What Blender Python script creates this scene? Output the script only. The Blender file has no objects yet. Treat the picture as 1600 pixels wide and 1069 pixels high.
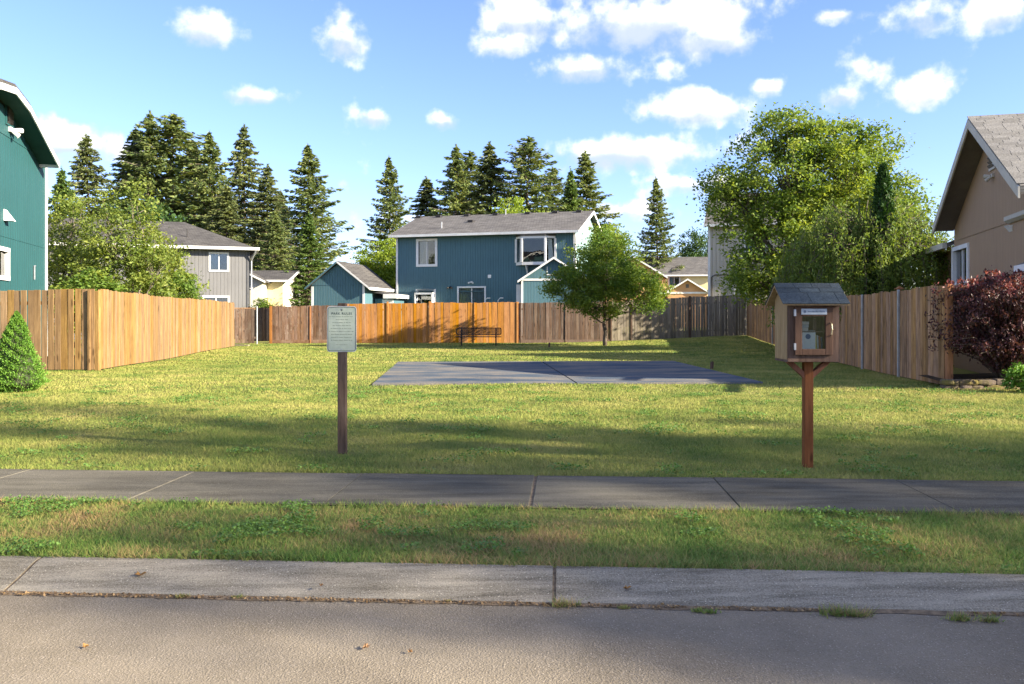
import bpy, math, random
import numpy as np
from mathutils import Vector, Matrix

# ------------------------------------------------------------------ camera
SC = bpy.context.scene
COL = SC.collection
R = math.radians
F, PX, PY, CAMZ = 1333.0, 800.0, 495.0, 1.25      # focal length and horizon of the 1600 px photograph
cam_d = bpy.data.cameras.new('camera')
cam_d.sensor_width = 36.0
cam_d.lens = 36.0 * F / 1600.0
cam_d.shift_y = -39.5 / 1600.0
cam_d.clip_end = 5000
cam_d.clip_start = 0.05
cam = bpy.data.objects.new('camera', cam_d)
COL.objects.link(cam)
cam.location = (0, 0, CAMZ)
cam.rotation_euler = (R(90), 0, 0)
SC.camera = cam

# ------------------------------------------------------------------ light, sky, exposure
SUN_EL, SUN_AZ = 23.5, 110.5                        # degrees; azimuth clockwise from +Y (the view axis)
SUN_STRENGTH, SKY_STRENGTH, EXPOSURE = 5.0, 0.11, 1.92
sv = Vector((math.sin(R(SUN_AZ)) * math.cos(R(SUN_EL)), math.cos(R(SUN_AZ)) * math.cos(R(SUN_EL)), math.sin(R(SUN_EL))))
sun_d = bpy.data.lights.new('sun', 'SUN')
sun_d.energy = SUN_STRENGTH
sun_d.angle = R(0.53)
sun_d.color = (1.0, 0.90, 0.72)
sun = bpy.data.objects.new('sun', sun_d)
COL.objects.link(sun)
sun.rotation_euler = sv.to_track_quat('Z', 'Y').to_euler()
sun.location = (60, -30, 40)
SC.view_settings.view_transform = 'Standard'
SC.view_settings.look = 'None'
SC.view_settings.gamma = 1.0
SC.view_settings.use_curve_mapping = False
SC.view_settings.exposure = EXPOSURE
SC.cycles.use_denoising = True
SC.cycles.max_bounces = 8
SC.cycles.transparent_max_bounces = 12
SC.cycles.caustics_reflective = False
SC.cycles.caustics_refractive = False

world = bpy.data.worlds.new('World')
SC.world = world
world.use_nodes = True
WN = world.node_tree
for n in list(WN.nodes):
    WN.nodes.remove(n)


def wnode(t, **kw):
    n = WN.nodes.new(t)
    for k, v in kw.items():
        setattr(n, k, v)
    return n


def wmath(op, a, b=None, c=None, clamp=False):
    n = WN.nodes.new('ShaderNodeMath')
    n.operation = op
    n.use_clamp = clamp
    for i, v in enumerate((a, b, c)):
        if v is None:
            continue
        if isinstance(v, (int, float)):
            n.inputs[i].default_value = v
        else:
            WN.links.new(v, n.inputs[i])
    return n.outputs[0]


sky = wnode('ShaderNodeTexSky', sky_type='NISHITA')
sky.sun_disc = False
sky.sun_elevation = R(SUN_EL)
sky.sun_rotation = R(SUN_AZ)
sky.altitude = 100
sky.air_density = 1.0
sky.dust_density = 0.25
sky.ozone_density = 2.5
tc = wnode('ShaderNodeTexCoord')
sep = wnode('ShaderNodeSeparateXYZ')
WN.links.new(tc.outputs['Generated'], sep.inputs[0])
X, Y, Z = sep.outputs
az = wmath('ARCTAN2', X, Y)
el = wmath('ARCSINE', Z)
# warp the direction a little so that cloud outlines billow
nz = wnode('ShaderNodeTexNoise')
nz.inputs['Scale'].default_value = 11.0
nz.inputs['Detail'].default_value = 7.0
nz.inputs['Roughness'].default_value = 0.58
WN.links.new(tc.outputs['Generated'], nz.inputs['Vector'])
nf = wmath('SUBTRACT', nz.outputs[0], 0.5)
nz2 = wnode('ShaderNodeTexNoise')
nz2.inputs['Scale'].default_value = 42.0
nz2.inputs['Detail'].default_value = 5.0
WN.links.new(tc.outputs['Generated'], nz2.inputs['Vector'])
nf2 = wmath('SUBTRACT', nz2.outputs[0], 0.5)
CLOUDS = [  # centre and half size in photograph pixels, strength
    (320, 45, 66, 42, 1.0), (538, 58, 48, 46, 1.0), (395, 150, 90, 20, .9), (582, 182, 44, 22, .95), (697, 190, 42, 20, .95),
    (1010, 30, 215, 62, 1.25), (1120, 62, 95, 42, 1.1), (812, 30, 80, 48, 1.1), (915, 108, 98, 32, 1.15), (790, 72, 70, 24, .9),
    (1090, 172, 110, 30, 1.0), (965, 238, 180, 38, 1.2), (1085, 288, 110, 22, .8),
    (1200, 137, 30, 18, .9), (1313, 147, 46, 30, 1.0), (1437, 145, 58, 34, 1.0), (1048, 106, 26, 16, .6),
    (1440, 26, 58, 36, 1.0), (1556, 20, 64, 36, 1.0), (1312, 24, 44, 14, .6), (130, 226, 72, 30, 1.1), (80, 222, 44, 36, 1.0),
    (200, 240, 40, 18, .8), (960, 330, 90, 18, .7), (650, 346, 110, 16, .55), (60, 300, 60, 18, .7),
]
dens = None
shade = None
for (cx, cy, hw, hh, st) in CLOUDS:
    a0 = math.atan((cx - PX) / F)
    e0 = math.atan((PY - cy) / F * math.cos(a0))
    w_, h_ = .95 * hw / F * math.cos(a0) ** 2, .92 * hh / F * math.cos(a0)
    du = wmath('MULTIPLY', wmath('SUBTRACT', az, a0), 1 / w_)
    dv = wmath('MULTIPLY', wmath('SUBTRACT', el, e0), 1 / h_)
    r2 = wmath('ADD', wmath('MULTIPLY', du, du), wmath('MULTIPLY', dv, dv))
    m = wmath('MULTIPLY_ADD', wmath('SQRT', r2), -st, st)          # st*(1-r)
    s_ = wmath('MULTIPLY', m, dv)
    dens = m if dens is None else wmath('MAXIMUM', dens, m)
    sm = wmath('MULTIPLY', wmath('MAXIMUM', m, 0.0), dv)
    shade = sm if shade is None else wmath('ADD', shade, sm)
# unseen clouds for the rest of the sky, cover raised for neutral fill
far = wnode('ShaderNodeTexNoise')
far.inputs['Scale'].default_value = 4.2
far.inputs['Detail'].default_value = 3.0
WN.links.new(tc.outputs['Generated'], far.inputs['Vector'])
outside = wmath('MULTIPLY', wmath('SUBTRACT', wmath('ABSOLUTE', az), 0.62), 8.0, clamp=True)
above = wmath('MULTIPLY', wmath('SUBTRACT', el, 0.42), 8.0, clamp=True)
outm = wmath('MAXIMUM', outside, above)
fard = wmath('SUBTRACT', wmath('MULTIPLY', wmath('SUBTRACT', far.outputs[0], 0.46), 5.0), wmath('SUBTRACT', 1.0, outm))
fard = wmath('MULTIPLY', fard, wmath('MULTIPLY', el, 12.0, clamp=True))
dens = wmath('MAXIMUM', dens, fard)
dens = wmath('MULTIPLY_ADD', nf, 2.9, dens)
dens = wmath('MULTIPLY_ADD', nf2, 1.5, dens)
cov = wnode('ShaderNodeMapRange', interpolation_type='SMOOTHSTEP')
cov.inputs['From Min'].default_value = 0.02
cov.inputs['From Max'].default_value = 0.95
WN.links.new(dens, cov.inputs['Value'])
shd = wnode('ShaderNodeMapRange', interpolation_type='SMOOTHSTEP')
shd.inputs['From Min'].default_value = -0.24
shd.inputs['From Max'].default_value = 0.22
WN.links.new(wmath('MULTIPLY_ADD', nf, 0.9, wmath('MULTIPLY_ADD', nf2, 0.35, shade)), shd.inputs['Value'])
ccol = wnode('ShaderNodeMix', data_type='RGBA')
ccol.inputs['A'].default_value = (1.85, 2.1, 2.45, 1)
ccol.inputs['B'].default_value = (4.3, 4.15, 3.95, 1)
WN.links.new(shd.outputs[0], ccol.inputs['Factor'])
tint = wnode('ShaderNodeMix', data_type='RGBA', blend_type='MULTIPLY')
tint.inputs['Factor'].default_value = 1.0
tint.inputs['B'].default_value = (0.60, 0.605, 0.83, 1)
WN.links.new(sky.outputs[0], tint.inputs['A'])
cmix = wnode('ShaderNodeMix', data_type='RGBA')
WN.links.new(wmath('MULTIPLY', cov.outputs[0], 0.95), cmix.inputs['Factor'])
WN.links.new(tint.outputs['Result'], cmix.inputs['A'])
WN.links.new(ccol.outputs['Result'], cmix.inputs['B'])
bg = wnode('ShaderNodeBackground')
bg.inputs['Strength'].default_value = SKY_STRENGTH
WN.links.new(cmix.outputs['Result'], bg.inputs['Color'])
wo = wnode('ShaderNodeOutputWorld')
WN.links.new(bg.outputs[0], wo.inputs['Surface'])

# ------------------------------------------------------------------ helpers
rng = np.random.default_rng(7)
random.seed(7)


def tag(o, label=None, cat=None, group=None, kind=None):
    if label: o['label'] = label
    if cat: o['category'] = cat
    if group: o['group'] = group
    if kind: o['kind'] = kind
    return o


def empty(name, loc=(0, 0, 0), rz=0.0, parent=None):
    o = bpy.data.objects.new(name, None)
    COL.objects.link(o)
    o.location = loc
    o.rotation_euler = (0, 0, rz)
    o.empty_display_size = .2
    o.parent = parent
    return o


def link(name, me, mat=None, parent=None):
    o = bpy.data.objects.new(name, me)
    COL.objects.link(o)
    if mat is not None and len(me.materials) == 0:
        me.materials.append(mat)
    o.parent = parent
    return o


class MB:
    def __init__(s):
        s.v, s.f, s.smooth = [], [], False

    def add(s, vs, fs):
        b = len(s.v)
        s.v += [tuple(p) for p in vs]
        s.f += [tuple(i + b for i in f) for f in fs]
        return s

    def box(s, x0, x1, y0, y1, z0, z1):
        return s.add([(x0, y0, z0), (x1, y0, z0), (x1, y1, z0), (x0, y1, z0), (x0, y0, z1), (x1, y0, z1), (x1, y1, z1), (x0, y1, z1)],
                     [(0, 3, 2, 1), (4, 5, 6, 7), (0, 1, 5, 4), (1, 2, 6, 5), (2, 3, 7, 6), (3, 0, 4, 7)])

    def bbox(s, x0, x1, y0, y1, z0, z1, b=.004):
        """box with chamfered vertical and horizontal front edges"""
        poly = [(x0 + b, y0), (x1 - b, y0), (x1, y0 + b), (x1, y1), (x0, y1), (x0, y0 + b)]
        n = len(poly)
        vs = [(x, y, z0) for x, y in poly] + [(x, y, z1 - b) for x, y in poly]
        cx, cy = (x0 + x1) / 2, (y0 + y1) / 2
        vs += [(x + (b if x < cx else -b) * .8, y + (b if y < cy else -b) * .8, z1) for x, y in poly]
        fs = [tuple(range(n))[::-1], tuple(range(2 * n, 3 * n))]
        for k in range(2):
            for i in range(n):
                j = (i + 1) % n
                fs.append((k * n + i, k * n + j, k * n + n + j, k * n + n + i))
        return s.add(vs, fs)

    def prism(s, poly, a, b, axis='y'):
        """extrude a 2-d polygon; axis y: poly=(x,z); axis x: poly=(y,z); axis z: poly=(x,y)"""
        n = len(poly)
        def p(q, t):
            return (q[0], t, q[1]) if axis == 'y' else (t, q[0], q[1]) if axis == 'x' else (q[0], q[1], t)
        vs = [p(q, a) for q in poly] + [p(q, b) for q in poly]
        fs = [tuple(range(n)), tuple(range(2 * n - 1, n - 1, -1))]
        fs += [(i, i + n, (i + 1) % n + n, (i + 1) % n) for i in range(n)]
        return s.add(vs, fs)

    def tube(s, pts, rad, sides=6, cap=True):
        pts = [Vector(p) for p in pts]
        rings = []
        b = len(s.v)
        prev = None
        for i, p in enumerate(pts):
            d = (pts[min(i + 1, len(pts) - 1)] - pts[max(i - 1, 0)])
            if d.length < 1e-9: d = Vector((0, 0, 1))
            d.normalize()
            ref = Vector((0, 0, 1)) if abs(d.z) < .9 else Vector((1, 0, 0))
            if prev is not None: ref = prev
            u = d.cross(ref)
            if u.length < 1e-6: u = d.cross(Vector((0, 1, 0)))
            u.normalize()
            w = u.cross(d).normalized()
            prev = w
            r = rad[i] if isinstance(rad, (list, tuple)) else rad
            for k in range(sides):
                a = 2 * math.pi * k / sides
                s.v.append(tuple(p + u * (r * math.cos(a)) + w * (r * math.sin(a))))
        for i in range(len(pts) - 1):
            for k in range(sides):
                k2 = (k + 1) % sides
                s.f.append((b + i * sides + k, b + i * sides + k2, b + (i + 1) * sides + k2, b + (i + 1) * sides + k))
        if cap:
            s.f.append(tuple(b + k for k in range(sides))[::-1])
            s.f.append(tuple(b + (len(pts) - 1) * sides + k for k in range(sides)))
        return s

    def mesh(s, name):
        me = bpy.data.meshes.new(name)
        me.from_pydata(s.v, [], s.f)
        me.update()
        # consistent outward normals
        import bmesh
        bm = bmesh.new()
        bm.from_mesh(me)
        if len(bm.faces) < 30000:
            bmesh.ops.recalc_face_normals(bm, faces=bm.faces)
        bm.to_mesh(me)
        bm.free()
        if s.smooth:
            me.shade_smooth()
        return me

    def build(s, name, mat, parent=None):
        return link(name, s.mesh(name), mat, parent)


def np_mesh(name, verts, nper, rnd=None, mat=None, parent=None):
    """verts (N*nper,3), one polygon of nper vertices for each piece"""
    verts = np.ascontiguousarray(verts, dtype=np.float32).reshape(-1, 3)
    nv = len(verts)
    nf_ = nv // nper
    me = bpy.data.meshes.new(name)
    me.vertices.add(nv)
    me.vertices.foreach_set('co', verts.ravel())
    me.loops.add(nv)
    me.loops.foreach_set('vertex_index', np.arange(nv, dtype=np.int32))
    me.polygons.add(nf_)
    me.polygons.foreach_set('loop_start', np.arange(0, nv, nper, dtype=np.int32))
    me.update(calc_edges=True)
    if rnd is not None:
        at = me.attributes.new('rnd', 'FLOAT', 'POINT')
        at.data.foreach_set('value', np.repeat(np.asarray(rnd, dtype=np.float32), nper))
    return link(name, me, mat, parent)


def copy_tree(o, parent=None):
    c = o.copy()
    COL.objects.link(c)
    c.parent = parent
    for ch in list(o.children):
        copy_tree(ch, c)
    return c


def sstep(a, b, x):
    t = np.clip((x - a) / (b - a), 0, 1)
    return t * t * (3 - 2 * t)


def gz(x, y):
    """height of the lawn: level, rising a little into the far right corner, slightly uneven"""
    x, y = np.asarray(x, float), np.asarray(y, float)
    z = .30 * sstep(26, 42, y) * sstep(1, 12, x)
    z = z + .02 * np.sin(x * .9 + 1.3) * np.sin(y * .55) * sstep(8, 14, y)
    return z


def at(px, D, z=None, py=None):
    x = (px - PX) / F * D
    if z is None:
        z = CAMZ + (PY - py) / F * D if py is not None else float(gz(x, D))
    return Vector((x, D, z))


def hit(root, px, py, yp=0.0):
    """pixel ray onto the plane y = yp of a house's own axes: returns local (x, z)"""
    a = root.rotation_euler.z
    c, s = math.cos(a), math.sin(a)
    ox, oy = -root.location.x, -root.location.y
    lx, ly = c * ox + s * oy, -s * ox + c * oy
    dx, dy = (px - PX) / F, 1.0
    ldx, ldy = c * dx + s * dy, -s * dx + c * dy
    t = (yp - ly) / ldy
    return lx + t * ldx, CAMZ + (PY - py) / F * t - root.location.z


# ------------------------------------------------------------------ materials
def new_mat(name):
    m = bpy.data.materials.new(name)
    m.use_nodes = True
    nt = m.node_tree
    return m, nt, nt.nodes['Principled BSDF']


class NT:
    def __init__(s, nt): s.nt = nt

    def n(s, t, **kw):
        x = s.nt.nodes.new(t)
        for k, v in kw.items(): setattr(x, k, v)
        return x

    def l(s, a, b): s.nt.links.new(a, b)

    def math(s, op, a, b=None, c=None, clamp=False):
        n = s.nt.nodes.new('ShaderNodeMath')
        n.operation = op
        n.use_clamp = clamp
        for i, v in enumerate((a, b, c)):
            if v is None: continue
            if isinstance(v, (int, float)): n.inputs[i].default_value = v
            else: s.l(v, n.inputs[i])
        return n.outputs[0]

    def noise(s, vec, scale, detail=5, rough=.55):
        n = s.n('ShaderNodeTexNoise')
        n.inputs['Scale'].default_value = scale
        n.inputs['Detail'].default_value = detail
        n.inputs['Roughness'].default_value = rough
        if vec is not None: s.l(vec, n.inputs['Vector'])
        return n.outputs[0]

    def ramp(s, fac, stops):
        r = s.n('ShaderNodeValToRGB')
        e = r.color_ramp.elements
        while len(e) > 1: e.remove(e[-1])
        e[0].position, e[0].color = stops[0][0], tuple(stops[0][1]) + (1,)
        for p, c in stops[1:]:
            k = e.new(p)
            k.color = tuple(c) + (1,)
        s.l(fac, r.inputs[0])
        return r.outputs[0]

    def mix(s, fac, a, b, blend='MIX'):
        m = s.n('ShaderNodeMix', data_type='RGBA', blend_type=blend)
        for key, v in (('Factor', fac), ('A', a), ('B', b)):
            if isinstance(v, (int, float)): m.inputs[key].default_value = v
            elif isinstance(v, tuple): m.inputs[key].default_value = v + (1,) if len(v) == 3 else v
            else: s.l(v, m.inputs[key])
        return m.outputs['Result']

    def bump(s, h, strength, dist=.01, normal=None):
        b = s.n('ShaderNodeBump')
        b.inputs['Strength'].default_value = strength
        b.inputs['Distance'].default_value = dist
        s.l(h, b.inputs['Height'])
        if normal is not None: s.l(normal, b.inputs['Normal'])
        return b.outputs[0]


def pm(name, c1, c2, scale=4.0, stretch=(1, 1, 1), rough=.8, bump=.25, bdist=.004, fine=30.0, rand=0.0, world_pos=False, spec=.3,
       stain=None, stain_amt=.5, stain_scale=.8, metal=0.0, knots=False):
    """two-tone procedural surface with grain, fine relief, blotchy wear and a shift from piece to piece"""
    m, nt, b = new_mat(name)
    g = NT(nt)
    tcn = g.n('ShaderNodeTexCoord')
    vec = tcn.outputs['Object']
    if world_pos:
        vec = g.n('ShaderNodeNewGeometry').outputs['Position']
    oi = None
    if rand > 0:
        oi = g.n('ShaderNodeObjectInfo')
        va = g.n('ShaderNodeVectorMath', operation='ADD')
        cmb = g.n('ShaderNodeCombineXYZ')
        r100 = g.math('MULTIPLY', oi.outputs['Random'], 97.0)
        for i in range(3): g.l(r100, cmb.inputs[i])
        g.l(vec, va.inputs[0]); g.l(cmb.outputs[0], va.inputs[1])
        vec = va.outputs[0]
    mp = g.n('ShaderNodeMapping')
    mp.inputs['Scale'].default_value = stretch
    g.l(vec, mp.inputs['Vector'])
    n1 = g.noise(mp.outputs[0], scale, 6, .6)
    n2 = g.noise(mp.outputs[0], fine, 4, .6)
    fac = g.math('ADD', g.math('MULTIPLY', n1, .7), g.math('MULTIPLY', n2, .3))
    colr = g.ramp(fac, [(.36, c1), (.64, c2)])
    if stain is not None:
        n3 = g.noise(vec, stain_scale, 5, .65)
        colr = g.mix(g.math('MULTIPLY', g.math('MULTIPLY', g.math('SUBTRACT', n3, .48), 6.0, clamp=True), stain_amt), colr, tuple(stain))
    if knots:
        mk_ = g.n('ShaderNodeMapping')
        mk_.inputs['Scale'].default_value = (7, 7, 2.6)
        g.l(vec, mk_.inputs['Vector'])
        vk = g.n('ShaderNodeTexVoronoi')
        vk.inputs['Scale'].default_value = 1.0
        g.l(mk_.outputs[0], vk.inputs['Vector'])
        kf = g.math('MULTIPLY', g.math('SUBTRACT', .17, vk.outputs['Distance']), 12.0, clamp=True)
        colr = g.mix(g.math('MULTIPLY', kf, .75), colr, tuple(x * .35 for x in c1))
    if rand > 0:
        hs = g.n('ShaderNodeHueSaturation')
        g.l(colr, hs.inputs['Color'])
        g.l(g.math('MULTIPLY_ADD', oi.outputs['Random'], rand * 2, 1.0 - rand), hs.inputs['Value'])
        rr = g.math('FRACT', g.math('MULTIPLY', oi.outputs['Random'], 13.7))
        g.l(g.math('MULTIPLY_ADD', rr, .24, .88), hs.inputs['Saturation'])
        g.l(g.math('MULTIPLY_ADD', rr, .008, .496), hs.inputs['Hue'])
        colr = hs.outputs[0]
    g.l(colr, b.inputs['Base Color'])
    b.inputs['Roughness'].default_value = rough
    b.inputs['Specular IOR Level'].default_value = spec
    b.inputs['Metallic'].default_value = metal
    if bump > 0:
        g.l(g.bump(fac, bump, bdist), b.inputs['Normal'])
    return m


def siding(name, c, var=.06, spacing=.16, groove=.07, rough=.6):
    """painted plywood siding with vertical grooves cut as relief"""
    m, nt, b = new_mat(name)
    g = NT(nt)
    tcn = g.n('ShaderNodeTexCoord')
    sp = g.n('ShaderNodeSeparateXYZ')
    g.l(tcn.outputs['Object'], sp.inputs[0])
    u = g.math('ADD', sp.outputs[0], sp.outputs[1])
    fr = g.math('FRACT', g.math('MULTIPLY', u, 1 / spacing))
    d = g.math('ABSOLUTE', g.math('SUBTRACT', fr, .5))
    h = g.math('MULTIPLY', g.math('SUBTRACT', .5, d), 1 / groove, clamp=True)      # 0 in the groove, 1 on the board
    mp = g.n('ShaderNodeMapping')
    mp.inputs['Scale'].default_value = (6, 6, .35)
    g.l(tcn.outputs['Object'], mp.inputs['Vector'])
    n1 = g.noise(mp.outputs[0], 3.0, 6, .65)
    n0 = g.noise(tcn.outputs['Object'], .5, 4, .6)
    lo = tuple(x * (1 - var * 2.2) for x in c)
    hi = tuple(min(1, x * (1 + var * 2.2)) for x in c)
    colr = g.ramp(g.math('ADD', g.math('MULTIPLY', n1, .6), g.math('MULTIPLY', n0, .4)), [(.35, lo), (.65, hi)])
    # shade inside each groove, put into the colour on top of the relief
    colr = g.mix(g.math('MULTIPLY', g.math('SUBTRACT', 1.0, h), .6), colr, tuple(x * .5 for x in c))
    g.l(colr, b.inputs['Base Color'])
    b.inputs['Roughness'].default_value = rough
    b.inputs['Specular IOR Level'].default_value = .25
    hh = g.math('ADD', g.math('MULTIPLY', h, 1.0), g.math('MULTIPLY', n1, .25))
    g.l(g.bump(hh, 1.0, .02), b.inputs['Normal'])
    return m


def shingle_mat(name, c1, c2, course=.14, width=.33):
    m, nt, b = new_mat(name)
    g = NT(nt)
    tcn = g.n('ShaderNodeTexCoord')
    sp = g.n('ShaderNodeSeparateXYZ')
    g.l(tcn.outputs['Object'], sp.inputs[0])
    u = g.math('ADD', sp.outputs[0], g.math('MULTIPLY', sp.outputs[1], .2))
    cmb = g.n('ShaderNodeCombineXYZ')
    g.l(u, cmb.inputs[0]); g.l(g.math('MULTIPLY', sp.outputs[2], 2.6), cmb.inputs[1])
    br = g.n('ShaderNodeTexBrick')
    br.inputs['Scale'].default_value = 1.0
    br.inputs['Brick Width'].default_value = width
    br.inputs['Row Height'].default_value = course
    br.inputs['Mortar Size'].default_value = .012
    br.inputs['Mortar Smooth'].default_value = .3
    br.inputs['Bias'].default_value = 0
    br.inputs['Color1'].default_value = tuple(c1) + (1,)
    br.inputs['Color2'].default_value = tuple(c2) + (1,)
    br.inputs['Mortar'].default_value = tuple(x * .55 for x in c1) + (1,)
    g.l(cmb.outputs[0], br.inputs['Vector'])
    n = g.noise(tcn.outputs['Object'], .9, 6, .65)
    n2 = g.noise(tcn.outputs['Object'], 60, 3)
    colr = g.mix(1.0, br.outputs['Color'], g.ramp(g.math('ADD', g.math('MULTIPLY', n, .7), g.math('MULTIPLY', n2, .3)), [(.3, (.72, .72, .74)), (.7, (1.2, 1.18, 1.14))]), 'MULTIPLY')
    g.l(colr, b.inputs['Base Color'])
    b.inputs['Roughness'].default_value = .95
    b.inputs['Specular IOR Level'].default_value = .15
    g.l(g.bump(br.outputs['Fac'], -.6, .01), b.inputs['Normal'])
    return m


def leaf_mat(name, dark, mid, light, trans=.35, scale=.9, rough=.55, tip=None):
    """leaf: colour drifts from clump to clump and from leaf to leaf; some light passes through"""
    m, nt, b = new_mat(name)
    g = NT(nt)
    geo = g.n('ShaderNodeNewGeometry')
    atn = g.n('ShaderNodeAttribute', attribute_name='rnd')
    n1 = g.noise(geo.outputs['Position'], scale, 4, .6)
    f = g.math('ADD', g.math('MULTIPLY', n1, .55), g.math('MULTIPLY', atn.outputs['Fac'], .45))
    colr = g.ramp(f, [(.22, dark), (.48, mid), (.78, light)])
    g.l(colr, b.inputs['Base Color'])
    b.inputs['Roughness'].default_value = rough
    b.inputs['Specular IOR Level'].default_value = .25
    tr = g.n('ShaderNodeBsdfTranslucent')
    g.l(g.mix(1.0, colr, (1.25, 1.15, .5), 'MULTIPLY'), tr.inputs['Color'])
    ms = g.n('ShaderNodeMixShader')
    ms.inputs[0].default_value = trans
    out = nt.nodes['Material Output']
    g.l(b.outputs[0], ms.inputs[1]); g.l(tr.outputs[0], ms.inputs[2])
    g.l(ms.outputs[0], out.inputs['Surface'])
    return m


def glass_mat(name, tintc=(.75, .82, .85), refl=1.6):
    m, nt, b = new_mat(name)
    g = NT(nt)
    nt.nodes.remove(b)
    fr = g.n('ShaderNodeFresnel')
    fr.inputs['IOR'].default_value = 1.55
    tr = g.n('ShaderNodeBsdfTransparent')
    tr.inputs['Color'].default_value = tintc + (1,)
    gl = g.n('ShaderNodeBsdfGlossy')
    gl.inputs['Roughness'].default_value = .015
    tcn = g.n('ShaderNodeTexCoord')
    nn = g.noise(tcn.outputs['Object'], 1.3, 2)
    g.l(g.bump(nn, .12, .02), gl.inputs['Normal'])
    ms = g.n('ShaderNodeMixShader')
    g.l(g.math('MULTIPLY_ADD', fr.outputs[0], refl, .02, clamp=True), ms.inputs[0])
    g.l(tr.outputs[0], ms.inputs[1]); g.l(gl.outputs[0], ms.inputs[2])
    g.l(ms.outputs[0], nt.nodes['Material Output'].inputs['Surface'])
    return m


def ground_mats():
    out = {}
    # asphalt: grey-brown binder with light aggregate
    m, nt, b = new_mat('asphalt')
    g = NT(nt)
    pos = g.n('ShaderNodeNewGeometry').outputs['Position']
    vo = g.n('ShaderNodeTexVoronoi')
    vo.inputs['Scale'].default_value = 95
    g.l(pos, vo.inputs['Vector'])
    vo2 = g.n('ShaderNodeTexVoronoi')
    vo2.inputs['Scale'].default_value = 75
    g.l(pos, vo2.inputs['Vector'])
    spk = g.math('MULTIPLY', g.math('SUBTRACT', .30, vo2.outputs['Distance']), 7.0, clamp=True)
    sc = g.n('ShaderNodeSeparateColor')
    g.l(vo2.outputs['Color'], sc.inputs[0])
    spk = g.math('MULTIPLY', spk, g.math('GREATER_THAN', sc.outputs[0], .62))
    sc1 = g.n('ShaderNodeSeparateColor')
    g.l(vo.outputs['Color'], sc1.inputs[0])
    n1 = g.noise(pos, 1.1, 6, .62)
    n2 = g.noise(pos, 170, 3, .6)
    base = g.ramp(g.math('ADD', g.math('MULTIPLY', n1, .5), g.math('MULTIPLY', n2, .5)), [(.38, (.130, .107, .076)), (.62, (.275, .230, .166))])
    base = g.mix(g.math('MULTIPLY', sc1.outputs[0], .35), base, (.275, .23, .18))
    base = g.mix(g.math('MULTIPLY', spk, .6), base, (.46, .39, .31))
    g.l(base, b.inputs['Base Color'])
    b.inputs['Roughness'].default_value = .92
    b.inputs['Specular IOR Level'].default_value = .03
    hh = g.math('ADD', g.math('MULTIPLY', vo.outputs['Distance'], .7), n2)
    g.l(g.bump(hh, .8, .005), b.inputs['Normal'])
    out['asphalt'] = m

    def concrete(name, c1, c2, streak):
        m, nt, b = new_mat(name)
        g = NT(nt)
        pos = g.n('ShaderNodeNewGeometry').outputs['Position']
        mp = g.n('ShaderNodeMapping')
        mp.inputs['Scale'].default_value = streak
        g.l(pos, mp.inputs['Vector'])
        n1 = g.noise(mp.outputs[0], 2.4, 7, .65)
        n2 = g.noise(pos, 130, 4, .65)
        n3 = g.noise(pos, .8, 5, .6)
        oi = g.n('ShaderNodeObjectInfo')
        f = g.math('ADD', g.math('MULTIPLY', n1, .40), g.math('MULTIPLY', n2, .42))
        f = g.math('ADD', f, g.math('MULTIPLY', n3, .18))
        f = g.math('ADD', f, g.math('MULTIPLY_ADD', oi.outputs['Random'], .05, -.025))
        col = g.ramp(f, [(.40, c1), (.60, c2)])
        vo = g.n('ShaderNodeTexVoronoi')
        vo.inputs['Scale'].default_value = 60
        g.l(pos, vo.inputs['Vector'])
        pit = g.math('MULTIPLY', g.math('SUBTRACT', .22, vo.outputs['Distance']), 8.0, clamp=True)
        sc = g.n('ShaderNodeSeparateColor')
        g.l(vo.outputs['Color'], sc.inputs[0])
        col = g.mix(g.math('MULTIPLY', pit, g.math('GREATER_THAN', sc.outputs[1], .75)), col, tuple(min(1, x * 1.7) for x in c2))
        g.l(col, b.inputs['Base Color'])
        b.inputs['Roughness'].default_value = .9
        b.inputs['Specular IOR Level'].default_value = .03
        g.l(g.bump(g.math('ADD', n2, g.math('MULTIPLY', n1, .6)), .8, .006), b.inputs['Normal'])
        return m
    out['walk'] = concrete('sidewalk_concrete', (.068, .061, .046), (.165, .149, .116), (.5, 3, 1))
    out['kerb'] = concrete('kerb_concrete', (.120, .102, .073), (.38, .330, .246), (.7, 7, 1))
    # worn blue court paint over concrete
    m, nt, b = new_mat('court_paint')
    g = NT(nt)
    pos = g.n('ShaderNodeNewGeometry').outputs['Position']
    mp = g.n('ShaderNodeMapping')
    mp.inputs['Scale'].default_value = (.45, 1.3, 1)
    g.l(pos, mp.inputs['Vector'])
    n1 = g.noise(mp.outputs[0], 1.1, 8, .68)
    n2 = g.noise(pos, 45, 4, .6)
    n3 = g.noise(pos, .5, 3)
    wear = g.math('MULTIPLY', g.math('SUBTRACT', g.math('ADD', g.math('MULTIPLY', n1, .8), g.math('MULTIPLY', n2, .2)), .44), 7.0, clamp=True)
    blue = g.ramp(n3, [(.35, (.040, .062, .092)), (.65, (.078, .098, .122))])
    grey = g.ramp(n2, [(.35, (.15, .132, .108)), (.65, (.25, .218, .178))])
    g.l(g.mix(g.math('MULTIPLY', wear, .85), blue, grey), b.inputs['Base Color'])
    b.inputs['Roughness'].default_value = .95
    b.inputs['Specular IOR Level'].default_value = .04
    g.l(g.bump(n2, .4, .004), b.inputs['Normal'])
    out['court'] = m

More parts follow.
